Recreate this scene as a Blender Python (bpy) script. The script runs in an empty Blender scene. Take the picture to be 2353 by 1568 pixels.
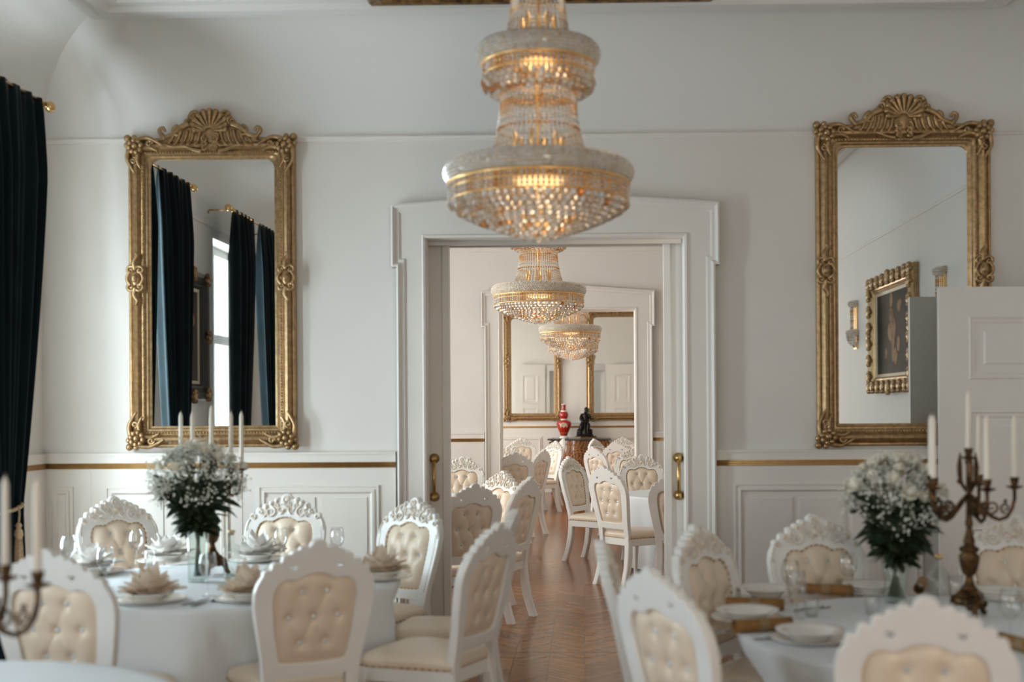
import bpy, bmesh, math, random
from mathutils import Vector, Matrix
PI = math.pi
R = math.radians
sc = bpy.context.scene
col = sc.collection

# ------------------------------------------------------------------ camera
F_PX, PPX, PPY = 2750.0, 1287.0, 936.0        # focal length and principal point in 2353x1568 pixels
EYE = Vector((0, 0, 1.64))
CAM_ROT = Matrix.Rotation(R(1.10), 4, 'Z') @ Matrix.Rotation(R(90), 4, 'X') @ Matrix.Rotation(R(-0.36), 4, 'Z')
cam_data = bpy.data.cameras.new('camera')
cam = bpy.data.objects.new('camera', cam_data)
col.objects.link(cam)
cam.matrix_world = Matrix.Translation(EYE) @ CAM_ROT
cam_data.sensor_width = 36
cam_data.lens = F_PX / 2353 * 36
cam_data.shift_x = (1176.5 - PPX) / 2353
cam_data.shift_y = (PPY - 784) / 2353
cam_data.clip_start = 0.05
cam_data.dof.use_dof = True
cam_data.dof.focus_distance = 12.5
cam_data.dof.aperture_fstop = 1.5
sc.camera = cam

def ray(px, py):
    return CAM_ROT.to_3x3() @ Vector(((px - PPX) / F_PX, -(py - PPY) / F_PX, -1))
def atY(px, py, Y):
    d = ray(px, py); return EYE + d * (Y / d.y)
def atZ(px, py, z):
    d = ray(px, py); return EYE + d * ((z - EYE.z) / d.z)

# ------------------------------------------------------------------ world, light, exposure
sc.view_settings.view_transform = 'Standard'
sc.view_settings.look = 'None'
sc.view_settings.gamma = 1
sc.view_settings.use_curve_mapping = False
sc.view_settings.exposure = 0.26
w = bpy.data.worlds.new('world'); sc.world = w; w.use_nodes = True
w.node_tree.nodes['Background'].inputs[0].default_value = (0.80, 0.91, 1.0, 1)
w.node_tree.nodes['Background'].inputs[1].default_value = 3.0
sc.cycles.max_bounces = 12
sc.cycles.diffuse_bounces = 6
sc.cycles.glossy_bounces = 5
sc.cycles.transmission_bounces = 8
sc.cycles.transparent_max_bounces = 24
sc.cycles.sample_clamp_indirect = 6
sc.cycles.caustics_reflective = True
sc.cycles.blur_glossy = 1.0
sc.cycles.caustics_refractive = False

D1, D2, D3 = 8.09, 14.07, 23.1       # the three walls of the enfilade
XL, XR = -3.68, 3.22
WT = 0.36
BACK = -3.2
RWX = 1.7
WIN_Y = (6.65, 3.66, 0.7, -2.1, 9.75, 12.5, 15.8, 18.6, 21.4)
WIN_W, WIN_Z0, WIN_Z1 = 1.28, 0.62, 3.35
WIN_POWER = {6.65: 275, 3.66: 85, 0.7: 30, -2.1: 40, 9.75: 96, 12.5: 70, 15.8: 105, 18.6: 110, 21.4: 115}
for wy in WIN_Y:                     # daylight in each window opening
    ld = bpy.data.lights.new('window_daylight', 'AREA')
    ld.shape = 'RECTANGLE'; ld.size = WIN_Z1 - WIN_Z0 - 0.1; ld.size_y = WIN_W - 0.1
    ld.energy = WIN_POWER[wy]; ld.color = (0.81, 0.937, 0.985) if wy < 8 else (1.0, 0.955, 0.88)
    lo = bpy.data.objects.new('window_daylight', ld); col.objects.link(lo)
    lo.location = (XL - 0.34, wy, (WIN_Z0 + WIN_Z1) / 2); lo.rotation_euler = (0, R(-90), 0)

ld = bpy.data.lights.new('rear_warm_fill', 'AREA'); ld.shape = 'RECTANGLE'; ld.size = WIN_W - 0.1; ld.size_y = WIN_Z1 - WIN_Z0 - 0.1
ld.energy = 88; ld.color = (1.0, 0.80, 0.58)          # added warm fill behind the camera, set in an invented rear window
lo = bpy.data.objects.new('rear_warm_fill', ld); col.objects.link(lo); lo.location = (RWX, BACK - 0.34, (WIN_Z0 + WIN_Z1) / 2); lo.rotation_euler = (R(90), 0, 0)

# ------------------------------------------------------------------ materials
def mat(name, base, rough=0.5, metal=0.0, var=0.0, vscale=8.0, bump=0.0, bscale=60.0, spec=0.5, coat=0.0, sheen=0.0, base2=None, trans=0.0, ior=1.45):
    m = bpy.data.materials.new(name); m.use_nodes = True
    nt = m.node_tree; b = nt.nodes['Principled BSDF']
    b.inputs['Base Color'].default_value = (*base, 1)
    b.inputs['Roughness'].default_value = rough
    b.inputs['Metallic'].default_value = metal
    b.inputs['Specular IOR Level'].default_value = spec
    b.inputs['Coat Weight'].default_value = coat
    b.inputs['Sheen Weight'].default_value = sheen
    b.inputs['Transmission Weight'].default_value = trans
    b.inputs['IOR'].default_value = ior
    tc = nt.nodes.new('ShaderNodeTexCoord')
    if var or base2:
        n = nt.nodes.new('ShaderNodeTexNoise'); n.inputs['Scale'].default_value = vscale; n.inputs['Detail'].default_value = 4
        r = nt.nodes.new('ShaderNodeValToRGB')
        b2 = base2 or tuple(max(0, c * (1 - var)) for c in base)
        r.color_ramp.elements[0].color = (*b2, 1); r.color_ramp.elements[1].color = (*base, 1)
        r.color_ramp.elements[0].position = 0.35; r.color_ramp.elements[1].position = 0.65
        nt.links.new(tc.outputs['Object'], n.inputs['Vector']); nt.links.new(n.outputs['Fac'], r.inputs['Fac'])
        nt.links.new(r.outputs['Color'], b.inputs['Base Color'])
    if bump:
        n = nt.nodes.new('ShaderNodeTexNoise'); n.inputs['Scale'].default_value = bscale; n.inputs['Detail'].default_value = 3
        u = nt.nodes.new('ShaderNodeBump'); u.inputs['Strength'].default_value = bump; u.inputs['Distance'].default_value = 0.01
        nt.links.new(tc.outputs['Object'], n.inputs['Vector']); nt.links.new(n.outputs['Fac'], u.inputs['Height'])
        nt.links.new(u.outputs['Normal'], b.inputs['Normal'])
    return m

def thin_glass(name, tint=(1, 1, 1), refl=0.12, edge=0.75):
    m = bpy.data.materials.new(name); m.use_nodes = True
    nt = m.node_tree; nt.nodes.clear()
    o = nt.nodes.new('ShaderNodeOutputMaterial'); mx = nt.nodes.new('ShaderNodeMixShader')
    t = nt.nodes.new('ShaderNodeBsdfTransparent'); t.inputs[0].default_value = (*tint, 1)
    g = nt.nodes.new('ShaderNodeBsdfGlossy'); g.inputs['Roughness'].default_value = 0.03
    lw = nt.nodes.new('ShaderNodeLayerWeight'); lw.inputs[0].default_value = 0.5
    mr = nt.nodes.new('ShaderNodeMapRange'); mr.inputs['To Min'].default_value = refl * 0.4; mr.inputs['To Max'].default_value = edge
    pw = nt.nodes.new('ShaderNodeMath'); pw.operation = 'POWER'; pw.inputs[1].default_value = 3.0
    nt.links.new(lw.outputs['Facing'], pw.inputs[0]); nt.links.new(pw.outputs[0], mr.inputs['Value']); nt.links.new(mr.outputs[0], mx.inputs[0])
    nt.links.new(t.outputs[0], mx.inputs[1]); nt.links.new(g.outputs[0], mx.inputs[2]); nt.links.new(mx.outputs[0], o.inputs[0])
    return m

def crystal(name, milk_lo, milk_hi, cols, trl=0.25):
    """cut crystal: sparkle put into colour as random clear, amber and cool bead tints"""
    m = bpy.data.materials.new(name); m.use_nodes = True
    nt = m.node_tree; nt.nodes.clear(); N = nt.nodes.new; L = nt.links.new
    o = N('ShaderNodeOutputMaterial'); mx = N('ShaderNodeMixShader'); g = N('ShaderNodeNewGeometry')
    rp = N('ShaderNodeValToRGB'); rp.color_ramp.interpolation = 'CONSTANT'
    for i, (p, c) in enumerate(cols):
        e = rp.color_ramp.elements[i] if i < 2 else rp.color_ramp.elements.new(p)
        e.position = p; e.color = (*c, 1)
    L(g.outputs['Random Per Island'], rp.inputs['Fac'])
    wn = N('ShaderNodeTexWhiteNoise'); wn.noise_dimensions = '1D'; L(g.outputs['Random Per Island'], wn.inputs['W'])
    mr = N('ShaderNodeMapRange'); mr.inputs['To Min'].default_value = milk_lo; mr.inputs['To Max'].default_value = milk_hi
    L(wn.outputs['Value'], mr.inputs['Value']); L(mr.outputs[0], mx.inputs[0])
    gl = N('ShaderNodeBsdfGlass'); gl.inputs['IOR'].default_value = 1.5; gl.inputs['Roughness'].default_value = 0.03
    d = N('ShaderNodeBsdfPrincipled'); d.inputs['Roughness'].default_value = 0.1; d.inputs['Specular IOR Level'].default_value = 1.0; d.inputs['Coat Weight'].default_value = 1.0; d.inputs['Coat Roughness'].default_value = 0.03
    L(rp.outputs['Color'], gl.inputs['Color']); L(rp.outputs['Color'], d.inputs['Base Color'])
    tr = N('ShaderNodeBsdfTranslucent'); L(rp.outputs['Color'], tr.inputs['Color'])
    m2 = N('ShaderNodeMixShader'); m2.inputs[0].default_value = trl; L(d.outputs[0], m2.inputs[1]); L(tr.outputs[0], m2.inputs[2])
    L(gl.outputs[0], mx.inputs[1]); L(m2.outputs[0], mx.inputs[2]); L(mx.outputs[0], o.inputs[0])
    return m

M = {}
M['plaster'] = mat('painted plaster', (0.77, 0.735, 0.69), 0.7, var=0.03, vscale=2.0)
M['ceiling'] = mat('ceiling paint', (0.75, 0.735, 0.71), 0.75)
M['joinery'] = mat('white satin joinery paint', (0.80, 0.76, 0.71), 0.38, var=0.02, vscale=5)
M['gold_strip'] = mat('dado gilding', (0.50, 0.29, 0.11), 0.42, 0.55, var=0.15, vscale=20)
M['gilt'] = mat('antique gilt', (0.50, 0.33, 0.17), 0.33, 0.72, vscale=35, base2=(0.33, 0.21, 0.10), bump=0.10, bscale=120)
M['gilt_dark'] = mat('dark gilt', (0.36, 0.20, 0.07), 0.35, 0.8, vscale=16, base2=(0.08, 0.045, 0.02), bump=0.6, bscale=70)
M['mirror'] = mat('mirror silvering', (0.86, 0.88, 0.87), 0.02, 1.0)
M['chair_white'] = mat('white lacquer', (0.85, 0.84, 0.815), 0.3, var=0.02, vscale=10)
M['carving'] = mat('white carving with gold wash', (0.86, 0.84, 0.80), 0.32, vscale=45, base2=(0.70, 0.58, 0.45))
M['satin'] = mat('cream satin leatherette', (0.80, 0.665, 0.525), 0.34, var=0.05, vscale=4, sheen=0.1)
M['nail'] = mat('brass nails', (0.62, 0.42, 0.20), 0.25, 0.9)
M['button'] = mat('crystal stud', (0.50, 0.55, 0.58), 0.28, 0.35)
M['cloth'] = mat('white tablecloth', (0.74, 0.77, 0.80), 0.8, var=0.02, vscale=6, bump=0.1, bscale=250, sheen=0.2)
M['table_wood'] = mat('table wood', (0.10, 0.06, 0.035), 0.5, var=0.3)
M['velvet'] = mat('dark green velvet', (0.003, 0.010, 0.013), 0.8, spec=0.15, sheen=0.05, var=0.3, vscale=3)
M['brass'] = mat('polished brass', (0.78, 0.52, 0.24), 0.2, 1.0)
M['brass_rough'] = mat('cast brass', (0.62, 0.40, 0.16), 0.33, 1.0, var=0.25, vscale=40)
M['tassel'] = mat('gold tassel cord', (0.62, 0.43, 0.26), 0.7, var=0.3, vscale=60)
M['gold'] = mat('chandelier gold', (0.98, 0.64, 0.28), 0.35, 0.9)
M['crystal'] = crystal('cut crystal', 0.2, 0.85, [(0, (0.98, 0.95, 0.90)), (0.60, (0.96, 0.74, 0.48)), (0.72, (1.0, 0.98, 0.96)), (0.90, (0.86, 0.94, 0.99)), (0.95, (0.85, 0.52, 0.24))])
M['crystal_rim'] = crystal('crystal bead mesh', 0.75, 1.0, [(0, (0.98, 0.91, 0.81)), (0.45, (0.93, 0.83, 0.70)), (0.7, (1.0, 0.96, 0.90)), (0.93, (0.90, 0.68, 0.42)), (0.96, (1, 1, 1))], 0.12)
M['bead_strand'] = crystal('crystal bead strand', 0.45, 0.95, [(0, (0.97, 0.91, 0.82)), (0.45, (0.92, 0.70, 0.44)), (0.6, (0.99, 0.97, 0.93)), (0.9, (0.85, 0.52, 0.22)), (0.95, (0.9, 0.96, 1))])
M['bronze'] = mat('aged bronze', (0.15, 0.08, 0.033), 0.38, 0.85, vscale=30, base2=(0.035, 0.02, 0.010), bump=0.4, bscale=60)
M['black_bronze'] = mat('black bronze', (0.018, 0.015, 0.013), 0.3, 0.6)
M['wax'] = mat('ivory wax', (0.83, 0.77, 0.67), 0.45, spec=0.4)
M['porcelain'] = mat('white porcelain', (0.82, 0.79, 0.74), 0.12)
M['napkin'] = mat('cream napkin linen', (0.80, 0.69, 0.58), 0.8)
M['napkin_white'] = mat('white napkin linen', (0.82, 0.79, 0.76), 0.8)
M['glass'] = thin_glass('wine glass', (0.985, 0.99, 0.99), 0.2, 1.0)
M['glass_vase'] = thin_glass('vase glass', (0.95, 0.98, 0.965), 0.14, 0.85)
M['pane'] = thin_glass('window pane', (0.97, 0.99, 1.0), 0.06, 0.3)
M['steel'] = mat('cutlery steel', (0.42, 0.43, 0.44), 0.18, 1.0)
M['paper'] = mat('kraft menu paper', (0.30, 0.145, 0.04), 0.6, var=0.25, vscale=25)
M['leaf'] = mat('bouquet leaf', (0.035, 0.06, 0.03), 0.5, var=0.55, vscale=20)
M['stem'] = mat('flower stem', (0.10, 0.13, 0.07), 0.6, var=0.4, vscale=40)
M['petal'] = mat('rose petal', (0.84, 0.80, 0.70), 0.7)
M['breath'] = mat('gypsophila floret', (0.80, 0.79, 0.72), 0.8)
M['red_glaze'] = mat('red porcelain glaze', (0.42, 0.018, 0.008), 0.12, var=0.1, coat=0.4)
M['vase_gold'] = mat('gilt porcelain', (0.80, 0.62, 0.36), 0.25, 0.6)
M['marble'] = mat('dark green marble', (0.035, 0.04, 0.036), 0.15, vscale=25, base2=(0.10, 0.10, 0.09))
M['canvas'] = mat('old oil canvas', (0.045, 0.03, 0.018), 0.65, spec=0.2, vscale=2.5, base2=(0.012, 0.009, 0.008))
M['flesh'] = mat('oil paint flesh', (0.36, 0.20, 0.10), 0.65, spec=0.2, vscale=9, base2=(0.14, 0.07, 0.035))
M['linen'] = mat('painting slip', (0.50, 0.42, 0.30), 0.5)
M['black_frame'] = mat('ebonised frame', (0.03, 0.026, 0.022), 0.35, var=0.3)
M['track'] = mat('brushed metal', (0.55, 0.53, 0.50), 0.35, 0.8)
M['wood_base'] = mat('walnut plinth', (0.13, 0.06, 0.025), 0.35, var=0.3)

def marquetry():
    m = mat('marquetry veneer', (0.30, 0.10, 0.025), 0.2, coat=0.5)
    nt = m.node_tree; b = nt.nodes['Principled BSDF']
    tc = nt.nodes.new('ShaderNodeTexCoord'); wv = nt.nodes.new('ShaderNodeTexWave')
    wv.inputs['Scale'].default_value = 5; wv.inputs['Distortion'].default_value = 9; wv.inputs['Detail'].default_value = 3
    r = nt.nodes.new('ShaderNodeValToRGB')
    r.color_ramp.elements[0].color = (0.07, 0.02, 0.008, 1); r.color_ramp.elements[0].position = 0.25
    r.color_ramp.elements[1].color = (0.34, 0.115, 0.028, 1); r.color_ramp.elements[1].position = 0.6
    nt.links.new(tc.outputs['Object'], wv.inputs['Vector']); nt.links.new(wv.outputs['Fac'], r.inputs['Fac']); nt.links.new(r.outputs['Color'], b.inputs['Base Color'])
    return m
M['marquetry'] = marquetry()
M['inlay'] = mat('light wood inlay', (0.50, 0.24, 0.07), 0.25, var=0.3, vscale=30)

def parquet():
    m = bpy.data.materials.new('oak parquet'); m.use_nodes = True
    nt = m.node_tree; b = nt.nodes['Principled BSDF']; N = nt.nodes.new; L = nt.links.new
    def math_(op, a, c=None, v=None):
        n = N('ShaderNodeMath'); n.operation = op
        if isinstance(a, (int, float)): n.inputs[0].default_value = a
        else: L(a, n.inputs[0])
        if c is not None:
            if isinstance(c, (int, float)): n.inputs[1].default_value = c
            else: L(c, n.inputs[1])
        return n.outputs[0]
    g = N('ShaderNodeNewGeometry'); s = N('ShaderNodeSeparateXYZ'); L(g.outputs['Position'], s.inputs[0])
    W = 0.46
    xs = math_('DIVIDE', s.outputs[0], W)
    fr = math_('FRACT', xs)
    tri = math_('ABSOLUTE', math_('SUBTRACT', fr, 0.5))
    half = math_('FLOOR', math_('MULTIPLY', xs, 2.0))
    u = math_('ADD', s.outputs[1], math_('MULTIPLY', tri, W))
    up = math_('DIVIDE', u, 0.07)
    plank = math_('FLOOR', up); fu = math_('FRACT', up)
    cmb = N('ShaderNodeCombineXYZ'); L(plank, cmb.inputs[0]); L(half, cmb.inputs[1])
    wn = N('ShaderNodeTexWhiteNoise'); L(cmb.outputs[0], wn.inputs['Vector'])
    gn = N('ShaderNodeTexNoise'); gn.inputs['Scale'].default_value = 14; gn.inputs['Detail'].default_value = 5
    L(g.outputs['Position'], gn.inputs['Vector'])
    tone = math_('ADD', math_('MULTIPLY', wn.outputs['Value'], 0.4), math_('MULTIPLY', gn.outputs['Fac'], 0.7))
    r = N('ShaderNodeValToRGB')
    r.color_ramp.elements[0].color = (0.15, 0.058, 0.019, 1); r.color_ramp.elements[1].color = (0.37, 0.155, 0.052, 1)
    r.color_ramp.elements[0].position = 0.15; r.color_ramp.elements[1].position = 0.95
    L(tone, r.inputs['Fac'])
    seam = math_('MAXIMUM', math_('LESS_THAN', fu, 0.05), math_('GREATER_THAN', tri, 0.493))
    seam = math_('MAXIMUM', seam, math_('LESS_THAN', tri, 0.007))
    for yy, ww in ((8.0, 0.012), (7.83, 0.007), (13.5, 0.016), (13.28, 0.010)):      # border strips across the doorways
        seam = math_('MAXIMUM', seam, math_('LESS_THAN', math_('ABSOLUTE', math_('SUBTRACT', s.outputs[1], yy)), ww))
    mx = N('ShaderNodeMix'); mx.data_type = 'RGBA'
    L(math_('MULTIPLY', seam, 0.6), mx.inputs['Factor']); L(r.outputs['Color'], mx.inputs['A']); mx.inputs['B'].default_value = (0.10, 0.04, 0.014, 1)
    L(mx.outputs['Result'], b.inputs['Base Color'])
    b.inputs['Roughness'].default_value = 0.20; b.inputs['Specular IOR Level'].default_value = 0.2; b.inputs['Coat Weight'].default_value = 0.0; b.inputs['Coat Roughness'].default_value = 0.15
    n2 = N('ShaderNodeTexNoise'); n2.inputs['Scale'].default_value = 9; L(g.outputs['Position'], n2.inputs['Vector'])
    bp = N('ShaderNodeBump'); bp.inputs['Strength'].default_value = 0.12; bp.inputs['Distance'].default_value = 0.02
    L(n2.outputs['Fac'], bp.inputs['Height']); L(bp.outputs['Normal'], b.inputs['Normal']); L(bp.outputs['Normal'], b.inputs['Coat Normal'])
    return m
M['parquet'] = parquet()

# ------------------------------------------------------------------ mesh helpers
class MB:
    def __init__(s): s.v = []; s.f = []; s.sm = []
    def add(s, vs, fs, smooth=True):
        o = len(s.v); s.v += [tuple(p) for p in vs]
        for f in fs: s.f.append(tuple(i + o for i in f)); s.sm.append(smooth)
        return s
    def box(s, x0, x1, y0, y1, z0, z1):
        vs = [(x, y, z) for z in (z0, z1) for y in (y0, y1) for x in (x0, x1)]
        return s.add(vs, [(0, 2, 3, 1), (4, 5, 7, 6), (0, 1, 5, 4), (2, 6, 7, 3), (0, 4, 6, 2), (1, 3, 7, 5)], False)
    def lathe(s, prof, n=24, cx=0, cy=0, closed=False, smooth=True):
        vs, fs = [], []
        for r, z in prof:
            for k in range(n):
                a = 2 * PI * k / n; vs.append((cx + r * math.cos(a), cy + r * math.sin(a), z))
        m = len(prof)
        for i in range(m if closed else m - 1):
            j = (i + 1) % m
            for k in range(n):
                l = (k + 1) % n; fs.append((i * n + k, i * n + l, j * n + l, j * n + k))
        return s.add(vs, fs, smooth)
    def tube(s, pts, rad, n=8, caps=True, flat=1.0, smooth=True):
        pts = [Vector(p) for p in pts]; m = len(pts)
        if not hasattr(rad, '__len__'): rad = [rad] * m
        vs, fs = [], []; up = None
        for i, p in enumerate(pts):
            t = (pts[min(i + 1, m - 1)] - pts[max(i - 1, 0)])
            if t.length < 1e-9: t = Vector((0, 0, 1))
            t.normalize()
            if up is None:
                up = Vector((0, 1, 0)) if abs(t.y) < 0.9 else Vector((1, 0, 0))
            a = (up - t * up.dot(t))
            if a.length < 1e-6: a = t.orthogonal()
            a.normalize(); up = a; b = t.cross(a)
            for k in range(n):
                c = 2 * PI * k / n; vs.append(p + (a * math.cos(c) * flat + b * math.sin(c)) * rad[i])
        for i in range(m - 1):
            for k in range(n):
                l = (k + 1) % n; fs.append((i * n + k, i * n + l, (i + 1) * n + l, (i + 1) * n + k))
        if caps: fs += [tuple(range(n - 1, -1, -1)), tuple((m - 1) * n + k for k in range(n))]
        return s.add(vs, fs, smooth)
    def ball(s, c, r, seg=8, rings=5, sc=(1, 1, 1), smooth=True):
        vs, fs = [(c[0], c[1], c[2] - r * sc[2])], []
        for i in range(1, rings):
            t = -PI / 2 + PI * i / rings
            for k in range(seg):
                a = 2 * PI * k / seg
                vs.append((c[0] + r * sc[0] * math.cos(t) * math.cos(a), c[1] + r * sc[1] * math.cos(t) * math.sin(a), c[2] + r * sc[2] * math.sin(t)))
        vs.append((c[0], c[1], c[2] + r * sc[2])); top = len(vs) - 1
        for k in range(seg):
            l = (k + 1) % seg
            fs.append((0, 1 + l, 1 + k)); fs.append((top, top - seg + k, top - seg + l))
            for i in range(rings - 2):
                a = 1 + i * seg; fs.append((a + k, a + l, a + seg + l, a + seg + k))
        return s.add(vs, fs, smooth)
    def loops(s, ls, closed=True, cap0=False, cap1=False, smooth=True):
        n = len(ls[0]); o = len(s.v); fs = []
        for i in range(len(ls) - 1):
            for k in range(n if closed else n - 1):
                l = (k + 1) % n; fs.append((i * n + k, i * n + l, (i + 1) * n + l, (i + 1) * n + k))
        if cap0: fs.append(tuple(range(n - 1, -1, -1)))
        if cap1: fs.append(tuple((len(ls) - 1) * n + k for k in range(n)))
        return s.add([p for l in ls for p in l], fs, smooth)
    def build(s, name, m, parent=None, loc=None):
        me = bpy.data.meshes.new(name); me.from_pydata(s.v, [], s.f)
        me.polygons.foreach_set('use_smooth', s.sm); me.materials.append(m)
        me.update()
        o = bpy.data.objects.new(name, me); col.objects.link(o)
        if parent: o.parent = parent
        if loc is not None: o.location = loc
        return o

def fix_normals(o):
    bm = bmesh.new(); bm.from_mesh(o.data); bmesh.ops.recalc_face_normals(bm, faces=bm.faces); bm.to_mesh(o.data); bm.free(); return o
def tag(o, label=None, cat=None, group=None, kind=None):
    if label: o['label'] = label
    if cat: o['category'] = cat
    if group: o['group'] = group
    if kind: o['kind'] = kind
    return o
def struct(o): o['kind'] = 'structure'; return o
def empty(name, loc=(0, 0, 0), rz=0):
    o = bpy.data.objects.new(name, None); col.objects.link(o); o.location = loc; o.rotation_euler = (0, 0, rz); o.empty_display_size = 0.1
    return o
def copy_tree(o, parent=None):
    c = o.copy(); col.objects.link(c); c.parent = parent
    for ch in list(o.children): copy_tree(ch, c)
    return c
def set_at(o, loc, rz=0): o.location = loc; o.rotation_euler = (0, 0, rz); return o

def fill2d(name, splines, half, bevel, m, parent=None, mapper=None, res=2):
    """filled outline with holes, thickened; mapper turns (x, y, z=thickness) into the final point"""
    cu = bpy.data.curves.new(name, 'CURVE'); cu.dimensions = '2D'; cu.fill_mode = 'BOTH'; cu.extrude = half; cu.bevel_depth = bevel; cu.bevel_resolution = res
    for pts in splines:
        sp = cu.splines.new('POLY'); sp.points.add(len(pts) - 1); sp.use_cyclic_u = True
        for p, (x, y) in zip(sp.points, pts): p.co = (x, y, 0, 1)
    t = bpy.data.objects.new(name + '_tmp', cu); col.objects.link(t)
    dg = bpy.context.evaluated_depsgraph_get(); me = bpy.data.meshes.new_from_object(t.evaluated_get(dg))
    bpy.data.objects.remove(t); bpy.data.curves.remove(cu)
    if mapper:
        for v in me.vertices: v.co = mapper(*v.co)
    me.name = name; me.materials.clear(); me.materials.append(m)
    o = bpy.data.objects.new(name, me); col.objects.link(o)
    if parent: o.parent = parent
    fix_normals(o)
    return o

def offset_path(pts, d, closed):
    pts = [Vector(p) for p in pts]; n = len(pts); out = []
    for i, p in enumerate(pts):
        if closed: a, b = pts[i - 1], pts[(i + 1) % n]
        else: a, b = pts[max(i - 1, 0)], pts[min(i + 1, n - 1)]
        t1 = (p - a); t2 = (b - p)
        if t1.length < 1e-9: t1 = t2
        if t2.length < 1e-9: t2 = t1
        t1 = t1.normalized(); t2 = t2.normalized()
        n1 = Vector((-t1.y, t1.x)); n2 = Vector((-t2.y, t2.x)); m = (n1 + n2)
        k = m.dot(n1)
        out.append(p + m * (d / k if abs(k) > 1e-6 else d))
    return out
def moulding(mb, pts, prof, place, closed=True):
    """prof: list of (offset to the left of the path, height); place(u, v, h) -> point"""
    ls = []
    for d, h in prof: ls.append([place(p.x, p.y, h) for p in offset_path(pts, d, closed)])
    mb.loops(ls, closed=closed, smooth=False)
def rect(u0, u1, v0, v1): return [(u0, v0), (u1, v0), (u1, v1), (u0, v1)]

def spiral(c, r0, turns, a0, dirn, n=26, shrink=0.12, plane=None, y=0.0, rise=0.0):
    pts = []
    for i in range(n):
        t = i / (n - 1); a = a0 + dirn * turns * 2 * PI * t; r = r0 * ((1 - t) + shrink * t)
        pts.append((c[0] + r * math.cos(a), y - rise * t, c[1] + r * math.sin(a)))
    return pts

# ------------------------------------------------------------------ the setting
fl = MB(); fl.box(XL - 0.5, XR + 1.6, BACK - 0.4, D3 + 0.4, -0.12, 0.0); struct(fl.build('floor', M['parquet']))

COVE, SPRING = 0.68, 3.47
CEIL = SPRING + COVE
def cove_room(y0, y1, name):
    mb = MB(); ls = []
    n = 14
    for i in range(n + 1):
        a = PI / 2 * i / n; d = COVE * (1 - math.cos(a)); z = SPRING + COVE * math.sin(a)
        ls.append([(XL + d, y0 + d, z), (XR - d, y0 + d, z), (XR - d, y1 - d, z), (XL + d, y1 - d, z)])
    vs = [p for l in ls for p in l]; fs = []
    for i in range(n):
        for k in range(4):
            l = (k + 1) % 4; fs.append((i * 4 + k, (i + 1) * 4 + k, (i + 1) * 4 + l, i * 4 + l))
    # each side separately so that the groins stay crisp
    for k in range(4):
        l = (k + 1) % 4; sv, sf = [], []
        for i in range(n + 1): sv += [ls[i][k], ls[i][l]]
        for i in range(n): sf.append((2 * i, 2 * i + 2, 2 * i + 3, 2 * i + 1))
        mb.add(sv, sf, True)
    mb.add(ls[-1], [(3, 2, 1, 0)], False)
    mb.box(XL - 0.4, XR + 0.4, y0 - 0.2, y1 + 0.2, CEIL + 0.02, CEIL + 0.2)
    return struct(mb.build(name, M['ceiling']))
cove_room(BACK, D1, 'ceiling')
for i, (a, b) in enumerate(((D1 + WT, D2), (D2 + WT, D3))):
    mb = MB(); mb.box(XL - 0.4, XR + 0.4, a - 0.1, b + 0.1, CEIL, CEIL + 0.2); struct(mb.build('ceiling', M['ceiling']))

# left wall with its window openings
mb = MB(); edges = sorted(WIN_Y); y = BACK - 0.3
for wy in edges:
    mb.box(XL - WT, XL, y, wy - WIN_W / 2, 0, CEIL + 0.1); y = wy + WIN_W / 2
    mb.box(XL - WT, XL, wy - WIN_W / 2, wy + WIN_W / 2, 0, WIN_Z0); mb.box(XL - WT, XL, wy - WIN_W / 2, wy + WIN_W / 2, WIN_Z1, CEIL + 0.1)
mb.box(XL - WT, XL, y, D3 + 0.3, 0, CEIL + 0.1)
struct(mb.build('wall_left', M['plaster']))
mb = MB(); mb.box(XR, XR + 0.2, BACK - 0.3, D3 + 0.3, 0, CEIL + 0.1); struct(mb.build('wall_right', M['plaster']))
mb = MB(); mb.box(XL, RWX - WIN_W / 2, BACK - WT, BACK, 0, CEIL + 0.1); mb.box(RWX + WIN_W / 2, XR, BACK - WT, BACK, 0, CEIL + 0.1)
mb.box(RWX - WIN_W / 2, RWX + WIN_W / 2, BACK - WT, BACK, 0, WIN_Z0); mb.box(RWX - WIN_W / 2, RWX + WIN_W / 2, BACK - WT, BACK, WIN_Z1, CEIL + 0.1)
struct(mb.build('wall_back', M['plaster']))
O1 = (-1.06, 0.69, 2.79)           # openings: left, right, head
O2 = (-0.97, 0.62, 2.79)
for nm, Y, O in (('wall_front', D1, O1), ('wall_middle', D2, O2)):
    mb = MB(); mb.box(XL, O[0], Y, Y + WT, 0, CEIL + 0.1); mb.box(O[1], XR, Y, Y + WT, 0, CEIL + 0.1); mb.box(O[0], O[1], Y, Y + WT, O[2], CEIL + 0.1)
    struct(mb.build(nm, M['plaster']))
mb = MB(); mb.box(XL, XR, D3, D3 + 0.3, 0, CEIL + 0.1); struct(mb.build('wall_far', M['plaster']))

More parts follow.
